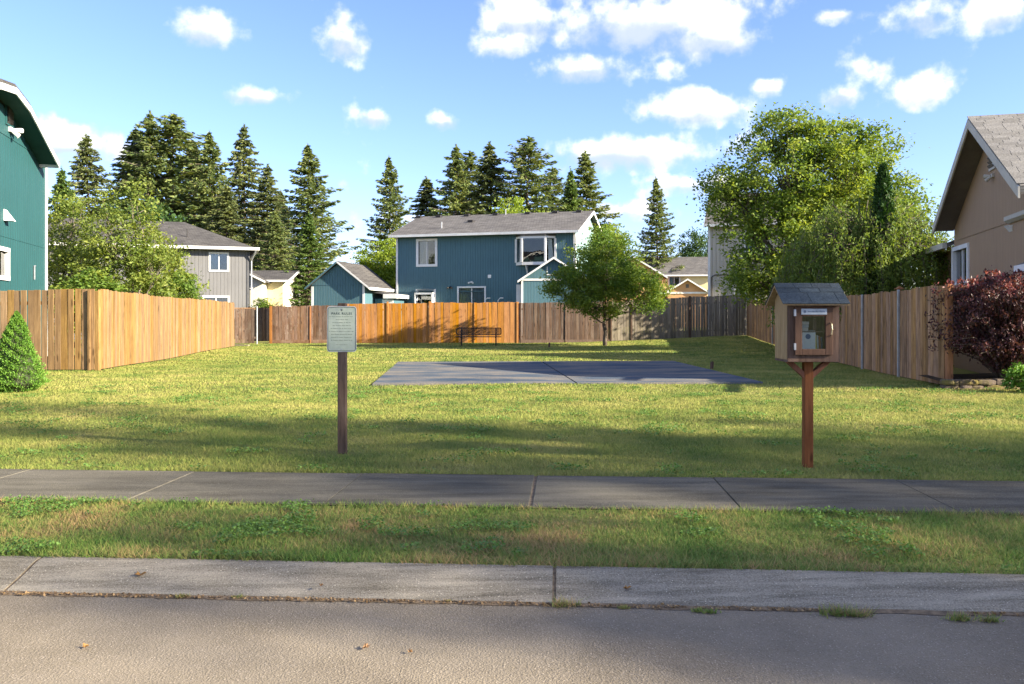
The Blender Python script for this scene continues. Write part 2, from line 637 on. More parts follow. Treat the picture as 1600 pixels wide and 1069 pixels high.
    # soil and thatch below the grass
    def turf(name, cols, scale):
        m, nt, b = new_mat(name)
        g = NT(nt)
        pos = g.n('ShaderNodeNewGeometry').outputs['Position']
        n1 = g.noise(pos, scale, 6, .6)
        n2 = g.noise(pos, 38, 4, .7)
        f = g.math('ADD', g.math('MULTIPLY', n1, .55), g.math('MULTIPLY', n2, .45))
        g.l(g.ramp(f, cols), b.inputs['Base Color'])
        b.inputs['Roughness'].default_value = .95
        b.inputs['Specular IOR Level'].default_value = .1
        g.l(g.bump(n2, 1.0, .03), b.inputs['Normal'])
        return m
    out['turf'] = turf('turf', [(.3, (.10, .13, .03)), (.5, (.20, .20, .055)), (.7, (.29, .25, .085))], .55)
    out['far'] = turf('far_ground', [(.3, (.05, .07, .02)), (.7, (.10, .10, .04))], .2)
    out['soil'] = turf('soil', [(.3, (.03, .022, .014)), (.7, (.09, .065, .04))], 5)

    def blades(name, stops, scale, trans=.3):
        m, nt, b = new_mat(name)
        g = NT(nt)
        geo = g.n('ShaderNodeNewGeometry')
        atn = g.n('ShaderNodeAttribute', attribute_name='rnd')
        n1 = g.noise(geo.outputs['Position'], scale, 5, .62)
        n0 = g.noise(geo.outputs['Position'], scale * .23, 3, .5)
        f = g.math('ADD', g.math('MULTIPLY', n1, .52), g.math('MULTIPLY', atn.outputs['Fac'], .15))
        f = g.math('ADD', f, g.math('MULTIPLY', n0, .33))
        col = g.ramp(f, stops)
        g.l(col, b.inputs['Base Color'])
        b.inputs['Roughness'].default_value = .6
        b.inputs['Specular IOR Level'].default_value = .2
        vm = g.n('ShaderNodeVectorMath', operation='MULTIPLY_ADD')
        g.l(geo.outputs['Normal'], vm.inputs[0])
        vm.inputs[1].default_value = (.55, .55, .55)
        vm.inputs[2].default_value = (0, 0, .8)
        vn = g.n('ShaderNodeVectorMath', operation='NORMALIZE')
        g.l(vm.outputs[0], vn.inputs[0])
        g.l(vn.outputs[0], b.inputs['Normal'])      # a lawn blade is curved: soften its facet towards the sky
        tr = g.n('ShaderNodeBsdfTranslucent')
        g.l(col, tr.inputs['Color'])
        ms = g.n('ShaderNodeMixShader')
        ms.inputs[0].default_value = trans
        g.l(b.outputs[0], ms.inputs[1]); g.l(tr.outputs[0], ms.inputs[2])
        g.l(ms.outputs[0], nt.nodes['Material Output'].inputs['Surface'])
        return m
    out['blade'] = blades('grass_blades', [(.35, (.085, .165, .030)), (.45, (.21, .265, .054)), (.55, (.36, .36, .088)), (.66, (.50, .42, .145))], .95)
    out['strip'] = blades('strip_grass_blades', [(.37, (.09, .19, .03)), (.46, (.20, .29, .058)), (.53, (.33, .32, .09)), (.59, (.48, .31, .135))], 1.6)
    out['clover'] = leaf_mat('clover_leaf', (.07, .15, .028), (.11, .21, .04), (.16, .27, .055), .3, 2.0)
    return out


GM = ground_mats()
WHITE = pm('white_trim_paint', (.66, .65, .62), (.80, .79, .76), 2.0, rough=.55, bump=.08, stain=(.45, .42, .36), stain_amt=.25)
GLASS = glass_mat('window_glass')
CURTAIN = pm('pale_curtain', (.52, .52, .50), (.70, .70, .67), 3.0, (8, 8, .3), rough=.9, bump=.6, bdist=.02)
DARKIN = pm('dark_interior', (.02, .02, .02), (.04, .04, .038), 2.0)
BARK = pm('bark', (.055, .042, .032), (.16, .125, .095), 6.0, (1, 1, .22), rough=.95, bump=.9, bdist=.02)
PALEBARK = pm('pale_bark', (.12, .10, .08), (.26, .21, .16), 6.0, (1, 1, .22), rough=.95, bump=.9, bdist=.02)
METAL = pm('galvanised_metal', (.30, .31, .32), (.46, .47, .48), 8.0, rough=.5, metal=.6, bump=.05)
DARKMETAL = pm('dark_coated_metal', (.012, .010, .010), (.028, .024, .022), 8.0, rough=.45, bump=.05)

# ------------------------------------------------------------------ the setting
AR = R(3.6)
RX, RT = Vector((math.cos(AR), -math.sin(AR), 0)), Vector((math.sin(AR), math.cos(AR), 0))


def RW(s, t, z=0.0):
    """road axes: s along the kerb to the right, t away from the camera across it"""
    p = RX * s + RT * t
    return (p.x, p.y, z)


def st_of(x, y):
    return x * math.cos(AR) - y * math.sin(AR), x * math.sin(AR) + y * math.cos(AR)


T_ROAD, T_KERB, T_WALK0, T_WALK1 = 4.0, 4.33, 5.63, 6.75

g0 = MB()
g0.add([(-900, -500, -.32), (900, -500, -.32), (900, 1500, -.32), (-900, 1500, -.32)], [(0, 1, 2, 3)])
tag(g0.build('ground', GM['far']), 'distant grassy ground reaching the horizon', 'ground', kind='structure')
b = MB()
b.add([RW(-120, -4.4, -.10), RW(120, -4.4, -.10), RW(120, T_ROAD + .02, -.10), RW(-120, T_ROAD + .02, -.10)], [(0, 1, 2, 3)])
tag(b.build('road', GM['asphalt']), 'worn grey brown asphalt street in the foreground', 'road', kind='structure')
b = MB()
b.add([RW(-120, -40, -.06), RW(120, -40, -.06), RW(120, -4.4, -.06), RW(-120, -4.4, -.06)], [(0, 1, 2, 3)])
tag(b.build('verge', GM['far']), 'grass verge on the near side of the street', 'verge', kind='structure')


def sheet(name, t0, t1, mat, zf, ns, nt_, s0=-60, s1=60):
    vs, fs = [], []
    for j in range(nt_ + 1):
        t = t0 + (t1 - t0) * j / nt_
        for i in range(ns + 1):
            s = s0 + (s1 - s0) * i / ns
            p = RW(s, t)
            vs.append((p[0], p[1], zf(p[0], p[1])))
    for j in range(nt_):
        for i in range(ns):
            a = j * (ns + 1) + i
            fs.append((a, a + 1, a + ns + 2, a + ns + 1))
    return MB().add(vs, fs).build(name, mat)


lawn = sheet('lawn', T_WALK1 + .0, 140, GM['turf'], lambda x, y: float(gz(x, y)) - .012, 90, 120)
tag(lawn, 'mown lawn of the small park between the fences', 'lawn', kind='structure')
strip = sheet('planting_strip', T_KERB - .02, T_WALK0, GM['turf'], lambda x, y: -.02, 60, 2)
tag(strip, 'grass planting strip between sidewalk and kerb', 'grass strip', kind='structure')

# sidewalk slabs
walk = tag(empty('sidewalk'), 'grey concrete sidewalk of square slabs crossing the park front', 'sidewalk', kind='structure')
bed = MB()
bed.add([RW(-60, T_WALK0, -.010), RW(60, T_WALK0, -.010), RW(60, T_WALK1, -.010), RW(-60, T_WALK1, -.010)], [(0, 1, 2, 3)])
JD = pm('joint_dirt_fill', (.10, .072, .045), (.22, .16, .10), 30, rough=.95, bump=.8, world_pos=True)
bed.build('joint_bed', JD, walk)
PITCH = 1.38


def slab(name, s0, s1, parent, mat, ztop=0.0):
    w, b_ = s1 - s0, .004
    t0, t1 = T_WALK0 + .012, T_WALK1 - .012
    mb = MB()
    ring = [(s0, t0), (s1, t0), (s1, t1), (s0, t1)]
    rin = [(s0 + b_, t0 + b_), (s1 - b_, t0 + b_), (s1 - b_, t1 - b_), (s0 + b_, t1 - b_)]
    vs = [RW(s, t, -.08) for s, t in ring] + [RW(s, t, ztop - .006) for s, t in ring] + [RW(s, t, ztop) for s, t in rin]
    fs = [(8, 9, 10, 11)]
    for k in (0, 4):
        for i in range(4):
            j = (i + 1) % 4
            fs.append((k + i, k + j, k + j + 4, k + i + 4))
    return mb.add(vs, fs).build(name, mat, parent)


SJ, KJ = -.235, -.055
for k in range(-8, 8):
    s0, s1 = SJ + PITCH * k, SJ + PITCH * (k + 1)
    e0 = .011 if k % 4 == 0 else .003
    e1 = .011 if (k + 1) % 4 == 0 else .003
    slab('slab', s0 + e0, s1 - e1, walk, GM['walk'], random.uniform(-.003, .003))
for sgn in (-1, 1):
    slab('slab', *( (-60, SJ + PITCH * -8 - .01) if sgn < 0 else (SJ + PITCH * 8 + .01, 60)), walk, GM['walk'])

# rolled kerb in cast lengths
kerb = tag(empty('kerb'), 'low rolled concrete kerb along the street edge', 'kerb', kind='structure')
PROF = [(T_KERB, -.012), (4.285, -.014), (4.25, -.022), (4.20, -.040), (4.13, -.062), (4.06, -.080), (T_ROAD + .015, -.092), (T_ROAD, -.0965), (T_ROAD, -.2), (T_KERB, -.2)]


def kerb_piece(s0, s1):
    n = len(PROF)
    vs = [RW(s0, t, z) for t, z in PROF] + [RW(s1, t, z) for t, z in PROF]
    fs = [tuple(range(n)), tuple(range(2 * n - 1, n - 1, -1))] + [(i, i + n, (i + 1) % n + n, (i + 1) % n) for i in range(n)]
    return MB().add(vs, fs).build('kerb_section', GM['kerb'], kerb)


KL = 2.69
for k in range(-5, 5):
    kerb_piece(KJ + KL * k + .009, KJ + KL * (k + 1) - .009)
kerb_piece(-60, KJ - 5 * KL - .009)
kerb_piece(KJ + 5 * KL + .009, 60)
jb = MB()
for k in range(-5, 6):
    s = KJ + KL * k
    vs = [RW(s - .013, t, z - .006) for t, z in PROF[:8]] + [RW(s + .013, t, z - .006) for t, z in PROF[:8]]
    jb.add(vs, [(i, i + 1, i + 9, i + 8) for i in range(7)])
jb.build('joint_filler', JD, kerb)
gut = MB()
vs, fs = [], []
for i in range(241):
    s = -9 + 18 * i / 240
    w = .018 + .022 * abs(math.sin(s * 3.1) * math.sin(s * 7.7 + 1)) + random.uniform(0, .012)
    vs += [RW(s, T_ROAD - w * .8, -.0975), RW(s, T_ROAD + .012 * abs(math.sin(s * 5.3)), -.0905)]
    if i: fs.append((2 * i - 2, 2 * i, 2 * i + 1, 2 * i - 1))
gut.add(vs, fs).build('dirt_line', pm('gutter_dirt', (.09, .065, .04), (.24, .17, .10), 25, rough=.95, bump=.8, world_pos=True), kerb)

# sports court: four corners read from the photograph, two slabs with an open joint
CT = [at(582, F * CAMZ / (601.5 - PY)), at(1192, F * CAMZ / (598.5 - PY)), at(1052, F * CAMZ / (565 - PY)), at(622, F * CAMZ / (566.5 - PY))]
CZ = .022
court = tag(empty('sports_court'), 'worn blue painted concrete sports court set in the lawn', 'court', kind='structure')
J0 = CT[0].lerp(CT[1], .515)
J1 = CT[3].lerp(CT[2], .515)


def court_slab(a, b_, c, d):
    mb = MB()
    vs = [(p.x, p.y, -.1) for p in (a, b_, c, d)] + [(p.x, p.y, CZ) for p in (a, b_, c, d)]
    mb.add(vs, [(4, 5, 6, 7), (0, 1, 5, 4), (1, 2, 6, 5), (2, 3, 7, 6), (3, 0, 4, 7)])
    return mb.build('court_slab', GM['court'], court)


off = Vector((.018, 0, 0))
court_slab(CT[0], J0 - off, J1 - off, CT[3])
court_slab(J0 + off, CT[1], CT[2], J1 + off)
MB().add([tuple(J0 - off * 1.2 + Vector((0, 0, .008))), tuple(J0 + off * 1.2 + Vector((0, 0, .008))), tuple(J1 + off * 1.2 + Vector((0, 0, .008))), tuple(J1 - off * 1.2 + Vector((0, 0, .008)))],
         [(0, 1, 2, 3)]).build('joint_dirt', GM['soil'], court)


def in_court(x, y, m=.04):
    ins = np.ones_like(x, bool)
    for i in range(4):
        a, b_ = CT[i], CT[(i + 1) % 4]
        ex, ey = b_.x - a.x, b_.y - a.y
        L = math.hypot(ex, ey)
        ins &= ((ex * (y - a.y) - ey * (x - a.x)) / L) > -m
    return ins


# ------------------------------------------------------------------ grass
def vnoise(x, y, s, seed=0):
    """cheap smooth value noise on the ground"""
    x, y = x / s + 100 + seed * 7.3, y / s + 100 + seed * 3.1
    i, j = np.floor(x), np.floor(y)
    fx, fy = x - i, y - j
    fx, fy = fx * fx * (3 - 2 * fx), fy * fy * (3 - 2 * fy)
    def h(a, b_):
        q = np.sin(a * 127.1 + b_ * 311.7 + seed * 17.17) * 43758.5453
        return q - np.floor(q)
    return (h(i, j) * (1 - fx) + h(i + 1, j) * fx) * (1 - fy) + (h(i, j + 1) * (1 - fx) + h(i + 1, j + 1) * fx) * fy


def blades(x, y, z0, hgt, wid, lean, seed):
    r = np.random.default_rng(seed)
    n = len(x)
    a = r.uniform(0, 2 * np.pi, n)
    la = r.uniform(0, 2 * np.pi, n)
    h = hgt * r.uniform(.55, 1.25, n)
    ln = h * lean * r.uniform(.3, 1.5, n)
    w = wid * r.uniform(.7, 1.4, n)
    v = np.empty((n, 3, 3), np.float32)
    v[:, 0] = np.stack([x - np.cos(a) * w / 2, y - np.sin(a) * w / 2, z0], 1)
    v[:, 1] = np.stack([x + np.cos(a) * w / 2, y + np.sin(a) * w / 2, z0], 1)
    v[:, 2] = np.stack([x + np.cos(la) * ln, y + np.sin(la) * ln, z0 + h * np.sqrt(np.maximum(.15, 1 - (ln / h / 1.6) ** 2))], 1)
    return v, r.uniform(0, 1, n)


def scatter(d0, d1, dens_, seed, margin=2.0):
    r = np.random.default_rng(seed)
    half = .60 * d1 + margin
    n = int(2 * half * (d1 - d0) * dens_)
    x, y = r.uniform(-half, half, n), r.uniform(d0, d1, n)
    k = np.abs(x) < .60 * y + margin
    return x[k], y[k]


def inside_fences(x, y):
    lf = -9.5 - (y - 19.6) * .137
    left_ok = np.where(y < 19.6, True, x > lf + .05)
    rf = 7.75 + (y - 15.2) * .142
    right_ok = np.where(y < 15.3, True, x < rf - .05)
    return left_ok & right_ok & (y < 40.4 + .1 * np.maximum(x, 0))


def lawn_part(d0, d1, dens_, hgt, wid, seed, lean=.8):
    x, y = scatter(d0, d1, dens_, seed)
    s, t = st_of(x, y)
    ej = np.random.default_rng(seed + 9).uniform(0, 1, len(x))
    k = (t > T_WALK1 - .035 * ej) & ~in_court(x, y, -.07 * ej ** 2) & inside_fences(x, y)
    x, y, t = x[k], y[k], t[k]
    patch = vnoise(x, y, .9, 1) * .6 + vnoise(x, y, .28, 2) * .4
    r = np.random.default_rng(seed + 5)
    bare = np.exp(-((x + 1.57) ** 2 + (y - 7.8) ** 2) / .05) + np.exp(-((x - 2.49) ** 2 + (y - 7.1) ** 2) / .06)
    keep = r.uniform(0, 1, len(x)) < (.62 + .6 * patch) * (1 - .8 * np.minimum(1, bare))
    x, y, patch, t = x[keep], y[keep], patch[keep], t[keep]
    hh = hgt * (.6 + .8 * patch) * (1 + .5 * (t < T_WALK1 + .06))
    return blades(x, y, gz(x, y) - .012, hh, wid, lean, seed + 1)


parts = [lawn_part(6.2, 9.5, 6000, .031, .0065, 11), lawn_part(9.5, 14, 2800, .032, .010, 12), lawn_part(14, 23, 1000, .036, .017, 13), lawn_part(23, 43, 400, .042, .030, 14)]
V = np.concatenate([p[0].reshape(-1, 3) for p in parts])
Q = np.concatenate([p[1] for p in parts])
gr = np_mesh('lawn_grass', V, 3, Q, GM['blade'])
tag(gr, 'short yellow green grass blades covering the park lawn', 'grass', kind='stuff')

x, y = scatter(3.9, 6.4, 9000, 21)
s, t = st_of(x, y)
k = (t > T_KERB - .015) & (t < T_WALK0 + .02)
x, y, t = x[k], y[k], t[k]
patch = vnoise(x, y, .55, 3) * .6 + vnoise(x, y, .17, 4) * .4
keep = rng.uniform(0, 1, len(x)) < .45 + .8 * patch
x, y, t, patch = x[keep], y[keep], t[keep], patch[keep]
edge = np.minimum(t - T_KERB, T_WALK0 - t)
hh = .034 * (.55 + .9 * patch) * (1 + .35 * (edge < .08))
Vb, Qb = blades(x, y, np.full(len(x), -.02), hh, .0055, .9, 22)
tag(np_mesh('strip_grass', Vb, 3, Qb, GM['strip']), 'grass blades with dry brown patches on the planting strip', 'grass', kind='stuff')


def leaf_quads(c, size, aspect=.55, flat=0.0, down=0.0, r=None, dirs=None):
    r = r or rng
    n = len(c)
    d = r.normal(size=(n, 3)) if dirs is None else dirs + r.normal(size=(n, 3)) * .45
    d[:, 2] = d[:, 2] * (1 - flat) - down
    d /= np.linalg.norm(d, axis=1)[:, None] + 1e-9
    q = r.normal(size=(n, 3))
    q[:, 2] *= (1 - flat)
    w = q - (q * d).sum(1)[:, None] * d
    w /= np.linalg.norm(w, axis=1)[:, None] + 1e-9
    s = (size * r.uniform(.65, 1.35, n))[:, None]
    v = np.empty((n, 4, 3), np.float32)
    v[:, 0] = c - d * s * .5
    v[:, 1] = c + w * s * aspect * .5 - d * s * .05
    v[:, 2] = c + d * s * .5
    v[:, 3] = c - w * s * aspect * .5 - d * s * .05
    return v


# broad-leaved weeds in patches, on the strip and on the lawn
def weeds(name, d0, d1, dens_, size, thr, seed, label, tlo, thi, z):
    x, y = scatter(d0, d1, dens_, seed)
    s, t = st_of(x, y)
    m = vnoise(x, y, .42, seed) * .6 + vnoise(x, y, .15, seed + 1) * .4
    k = (t > tlo) & (t < thi) & (m > thr) & ~in_court(x, y, .1) & inside_fences(x, y)
    x, y = x[k], y[k]
    c = np.stack([x, y, gz(x, y) + z + rng.uniform(.0, .03, len(x))], 1)
    v = leaf_quads(c, size, .85, flat=.72)
    return tag(np_mesh(name, v, 4, rng.uniform(0, 1, len(x)), GM['clover']), label, 'weeds', kind='stuff')


weeds('strip_weeds', 3.9, 6.4, 5200, .016, .655, 31, 'dark green clover and weeds patching the planting strip', T_KERB, T_WALK0, .0)
weeds('lawn_weeds', 6.3, 15, 1700, .020, .675, 33, 'dark green clover patches in the park lawn', T_WALK1, 40, .012)

# weeds in the gutter line: separate tufts
gtuft = [(.98, 880, .10), (-.85, 905, .03), (1.95, 350, .05), (2.55, 1310, .1), (3.25, 1490, .06), (-3.4, 560, .04)]
GT = [(880, 946, .085), (1310, 960, .10), (1340, 962, .07), (1500, 968, .07), (1545, 970, .06), (1090, 955, .035), (1110, 957, .04), (285, 933, .04), (372, 934, .035), (700, 940, .025), (975, 950, .03)]
GL = ['largest grass tuft in the gutter below the central kerb joint', 'bright grass tuft in the gutter below the book box', 'tuft touching the bright gutter tuft on its right', 'long tuft in the gutter near the right edge', 'rightmost grass tuft in the gutter',
      'tiny grass tuft in the gutter right of centre, left of its twin', 'tiny grass tuft in the gutter right of centre, right of its twin', 'leftmost small tuft in the gutter', 'second small gutter tuft from the left', 'faint tuft in the gutter left of the central joint', 'small tuft in the gutter just right of the central tuft']
for i, (px, py, sz) in enumerate(GT):
    D = F * (CAMZ + .095) / (py - PY)
    cx = (px - PX) / F * D
    n = int(60 + 900 * sz)
    xx, yy = rng.normal(cx, sz * .42, n), rng.normal(D, sz * .14, n)
    v, q = blades(xx, yy, np.full(n, -.097), np.full(n, sz * .55), .005, .9, 40 + i)
    tag(np_mesh('gutter_weed', v, 3, q, GM['strip']), GL[i], 'weed', 'tufts along the gutter seam')

# crumbs of dry leaf and grit along the seam between kerb and asphalt
n = 2600
ss = rng.uniform(-5, 5, n)
ss = ss[vnoise(ss, ss * 0, .5, 9) > .3]
tt = T_ROAD - .012 + rng.normal(0, .012, len(ss))
cx_, cy_ = ss * math.cos(AR) + tt * math.sin(AR), -ss * math.sin(AR) + tt * math.cos(AR)
v = leaf_quads(np.stack([cx_, cy_, -.094 + rng.uniform(0, .006, len(ss))], 1), .014, .7, flat=.6)
tag(np_mesh('gutter_litter', v, 4, rng.uniform(0, 1, len(ss)), leaf_mat('litter', (.10, .06, .03), (.24, .15, .07), (.42, .28, .13), .1, 8.0)), 'brown crumbs of dry leaves along the gutter seam', 'litter', kind='stuff')

# ------------------------------------------------------------------ fences
def wood(name, c1, c2, rand=.2, stain=None, amt=.4):
    return pm(name, c1, c2, 5.0, (7, 7, .55), rough=.85, bump=.5, bdist=.004, fine=22, rand=rand, stain=stain, stain_amt=amt, stain_scale=2.0, spec=.15, knots=True)


W_LEFT = wood('golden_fence_wood', (.135, .076, .031), (.305, .188, .082), .18, (.15, .088, .043), .5)
W_BROWN = wood('dark_brown_fence_wood', (.080, .044, .027), (.18, .108, .070), .30, (.24, .19, .15), .4)
W_ORANGE = wood('orange_stained_fence_wood', (.25, .105, .024), (.42, .195, .048), .09, (.20, .08, .02), .4)
W_OLD = wood('weathered_brown_fence_wood', (.060, .036, .025), (.145, .095, .068), .36, (.17, .135, .105), .45)
W_GREY = wood('silver_grey_fence_wood', (.125, .104, .078), (.24, .205, .158), .25, (.10, .085, .065), .5)
W_RIGHT = wood('tan_fence_wood', (.20, .105, .048), (.45, .27, .135), .36, (.11, .065, .035), .6)
W_POST = wood('reddish_post_wood', (.20, .085, .035), (.34, .16, .07), .10)


def fence(name, label, p0, p1, h0, h1, mat, pitch=.142, posts=(), post_mat=None, z_follow=True, front_posts=False, rail=True, base_board=False, seed=1, gap=.004, cap=None):
    """boards one by one from p0 to p1 (ground points); the faces look to the right of that direction"""
    p0, p1 = Vector((p0[0], p0[1], 0)), Vector((p1[0], p1[1], 0))
    d = p1 - p0
    L = d.length
    a = math.atan2(d.y, d.x)
    root = tag(empty(name, (p0.x, p0.y, 0), a), label, 'fence')
    rr = random.Random(seed)
    n = max(1, round(L / pitch))
    pw = L / n
    meshes = []
    for kx in range(5):
        w = pw - gap * rr.uniform(.5, 2.2)
        mb = MB()
        mb.bbox(-w / 2, w / 2, -.010, .010, 0, 1, .0035)
        me = mb.mesh('board')
        me.materials.append(mat)
        meshes.append(me)
    for i in range(n):
        f = (i + .5) / n
        wx = p0 + d * f
        zg = float(gz(wx.x, wx.y))
        h = h0 + (h1 - h0) * f + rr.gauss(0, .009) + .012 * math.sin(i * .31 + seed)
        o = link('board', meshes[rr.randrange(5)], None, root)
        o.location = ((i + .5) * pw, rr.uniform(-.004, .004), zg + .02)
        o.scale = (1, 1, h - .02)
        o.rotation_euler = (rr.uniform(-.006, .006), rr.uniform(-.004, .004), rr.uniform(-.03, .03))
    if rail:
        for fr in (.16, .84):
            mb = MB()
            z0 = float(gz(p0.x, p0.y)) + h0 * fr
            z1 = float(gz(p1.x, p1.y)) + h1 * fr
            vs = []
            for xx, zz in ((0, z0), (L, z1)):
                vs += [(xx, .015, zz - .04), (xx, .055, zz - .04), (xx, .055, zz + .04), (xx, .015, zz + .04)]
            mb.add(vs, [(0, 1, 2, 3), (7, 6, 5, 4), (0, 4, 5, 1), (1, 5, 6, 2), (2, 6, 7, 3), (3, 7, 4, 0)])
            mb.build('rail', mat, root)
    for f, w, dz, side in posts:
        wx = p0 + d * f
        zg = float(gz(wx.x, wx.y))
        mb = MB()
        yy = -.055 if side < 0 else .02
        mb.bbox(-w / 2, w / 2, yy, yy + .075 if side > 0 else -.013, 0, h0 + (h1 - h0) * f + dz, .006)
        o = mb.build('post', post_mat or mat, root)
        o.location = (f * L, 0, zg)
    if base_board:
        mb = MB()
        mb.box(0, L, -.034, -.014, .02 + float(gz(p0.x, p0.y)), .17 + float(gz(p0.x, p0.y)))
        mb.build('kick_board', mat, root)
    return root


LC = (-9.5, 19.6)                                            # near corner of the left fence
LF = (-11.72, 36.0)
fence('wood_fence', 'golden wooden board fence along the left side of the lawn', LC, LF, 1.86, 1.84, W_LEFT, posts=[(.25, .09, 0, 1), (.5, .09, 0, 1), (.75, .09, 0, 1), (.999, .10, .02, 1)], seed=1, gap=.009)
cp_ = MB().bbox(-.05, .05, -.05, .05, 0, 1.84, .006).build('fence_post', W_LEFT)
cp_.location = (-9.535, 19.63, 0)
tag(cp_, 'corner post where the two golden fence runs meet', 'post')
fence('wood_fence', 'golden wooden fence end facing the street behind the conical shrub', (-12.75, 19.45), (-9.58, 19.58), 1.85, 1.86, W_LEFT, posts=[(.965, .06, -.01, -1)], pitch=.15, seed=2, gap=.010)
BF0 = (-11.35, 39.9)
bf = lambda px, D: ((px - PX) / F * D, D)
B1, B2, B3, B4 = bf(537, 40.2), bf(811, 40.4), bf(956, 40.6), bf(1166, 42.0)
fence('wood_fence', 'dark brown board fence left of the orange fence, behind the park sign', BF0, B1, 1.74, 1.78, W_BROWN, posts=[(.02, .12, .02, -1), (.55, .06, -.02, -1)], post_mat=W_POST, base_board=True, seed=3)
fence('wood_fence', 'orange stained board fence behind the metal bench', B1, B2, 1.86, 1.94, W_ORANGE, posts=[(.25, .10, .08, -1), (.49, .10, .07, -1), (.745, .05, .0, -1), (.99, .08, .01, -1)], seed=4, gap=.003)
fence('wood_fence', 'weathered brown board fence right of the orange fence', B2, B3, 1.92, 1.90, W_OLD, posts=[(.02, .06, .0, -1), (.50, .05, -.02, -1), (.99, .05, -.02, -1)], base_board=True, seed=5)
fence('wood_fence', 'silver grey weathered fence in the far right corner', B3, B4, 1.90, 2.02, W_GREY, posts=[(.14, .09, -.05, -1), (.57, .10, .06, -1)], post_mat=W_OLD, seed=6, gap=.009)
RF0, RF1 = (11.52, 41.9), (7.68, 15.15)
fence('wood_fence', 'tan wooden board fence receding along the right side of the lawn', RF0, RF1, 1.75, 1.80, W_RIGHT, posts=[(.30, .05, .0, -1), (.60, .05, .0, -1), (.80, .05, .0, -1), (.905, .05, .02, -1)], post_mat=METAL, pitch=.14, seed=7, gap=.006)
o = MB().bbox(-.05, .05, -.05, .05, 0, 1.82, .006).build('fence_post', W_POST)
o.location = (7.71, 15.05, 0)
tag(o, 'reddish square end post of the right fence beside the purple bush', 'post')
capm = MB()
capm.prism([(-.075, -.075), (.075, -.075), (.075, .075), (-.075, .075)], 1.83, 1.85, 'z')
capm.add([(-.06, -.06, 1.85), (.06, -.06, 1.85), (.06, .06, 1.85), (-.06, .06, 1.85), (0, 0, 1.90)], [(0, 1, 4), (1, 2, 4), (2, 3, 4), (3, 0, 4)])
o = capm.build('post_cap', W_POST)
o.location = (8.15, 17.95, 0)
tag(o, 'copper coloured pyramid cap on the right fence', 'post cap')
pp = MB().bbox(-.045, .045, -.045, .045, 0, 1.83, .006).build('post', W_RIGHT)
pp.parent = o

# recessed passage at the far end of the left fence
al = fence('wood_fence', 'shaded board fence closing the passage beyond the left fence', (-13.6, 43.6), (-11.9, 43.0), 1.72, 1.72, W_OLD, seed=8)
ga = empty('garden_gate', (-12.02, 38.6, 0), R(20))
tag(ga, 'brown garden gate between grey metal posts at the end of the left fence', 'gate')
for i in range(6):
    q = MB().bbox(-.065, .065, -.01, .01, .06, 1.62, .004).build('board', W_OLD, ga)
    q.location = (-.42 + i * .14, 0, 0)
MB().box(-.5, .40, .012, .05, 1.56, 1.66).build('top_rail', W_RIGHT, ga)
MB().box(-.5, .40, .012, .05, .25, .34).build('bottom_rail', W_OLD, ga)
for xx in (-.56, .46):
    MB().tube([(xx, 0, 0), (xx, 0, 1.72)], .03, 8).build('gate_post', METAL, ga)
sl = MB().box(-.9, .5, -.1, .06, 0, .05).build('edging_slab', GM['kerb'])
sl.location = (-11.75, 36.6, .0)
sl.rotation_euler = (0, 0, R(-8))
tag(sl, 'low concrete edging at the foot of the garden gate', 'edging')

# ------------------------------------------------------------------ houses
def wall_open(mb, x0, x1, z0, z1, openings, y0=0.0, y1=.16):
    """wall slab with rectangular openings left free"""
    xs = sorted({x0, x1, *[o[0] for o in openings], *[o[1] for o in openings]})
    zs = sorted({z0, z1, *[o[2] for o in openings], *[o[3] for o in openings]})
    for i in range(len(xs) - 1):
        run = None
        for j in range(len(zs) - 1):
            cx, cz = (xs[i] + xs[i + 1]) / 2, (zs[j] + zs[j + 1]) / 2
            if any(o[0] < cx < o[1] and o[2] < cz < o[3] for o in openings):
                continue
            mb.box(xs[i], xs[i + 1], y0, y1, zs[j], zs[j + 1])


def window(root, x0, x1, z0, z1, fw=.09, mull=1, curtain=None, bars=0, y=0.0, trim=WHITE, name='window'):
    fr = MB()
    t = .045
    for (a, b_, c, d) in ((x0 - fw, x1 + fw, z1, z1 + fw), (x0 - fw, x1 + fw, z0 - fw, z0)):
        fr.box(a, b_, y - t, y + .10, c, d)
    for (a, b_) in ((x0 - fw, x0), (x1, x1 + fw)):
        fr.box(a, b_, y - t + .003, y + .10, z0, z1)
    w = fr.build(name, trim, root)
    MB().box(x0 + .002, x1 - .002, y + .05, y + .056, z0 + .002, z1 - .002).build('pane', GLASS, w)
    for k in range(mull):
        xm = x0 + (x1 - x0) * (k + 1) / (mull + 1)
        MB().box(xm - .025, xm + .025, y + .02, y + .085, z0, z1).build('mullion', trim, w)
    if bars:
        gb = MB()
        for k in range(1, 4):
            xm = x0 + (x1 - x0) * k / 4
            gb.box(xm - .012, xm + .012, y + .035, y + .048, z0, z1)
        zm = (z0 + z1) / 2
        gb.box(x0, x1, y + .03, y + .046, zm - .012, zm + .012)
        gb.build('glazing_bars', trim, w)
    if curtain:
        c = MB()
        a, b_ = x0 + (x1 - x0) * curtain[0], x0 + (x1 - x0) * curtain[1]
        n = max(6, int((b_ - a) / .05))
        vs, fs = [], []
        for i in range(n + 1):
            xx = a + (b_ - a) * i / n
            yy = y + .14 + .012 * math.cos(i * 2.1)
            vs += [(xx, yy, z0 + (z1 - z0) * curtain[2]), (xx, yy, z1)]
            if i: fs.append((2 * i - 2, 2 * i, 2 * i + 1, 2 * i - 1))
        c.add(vs, fs).build('curtain', CURTAIN, w)
    else:
        pass
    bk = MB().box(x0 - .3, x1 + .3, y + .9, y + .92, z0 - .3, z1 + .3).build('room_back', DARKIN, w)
    return w


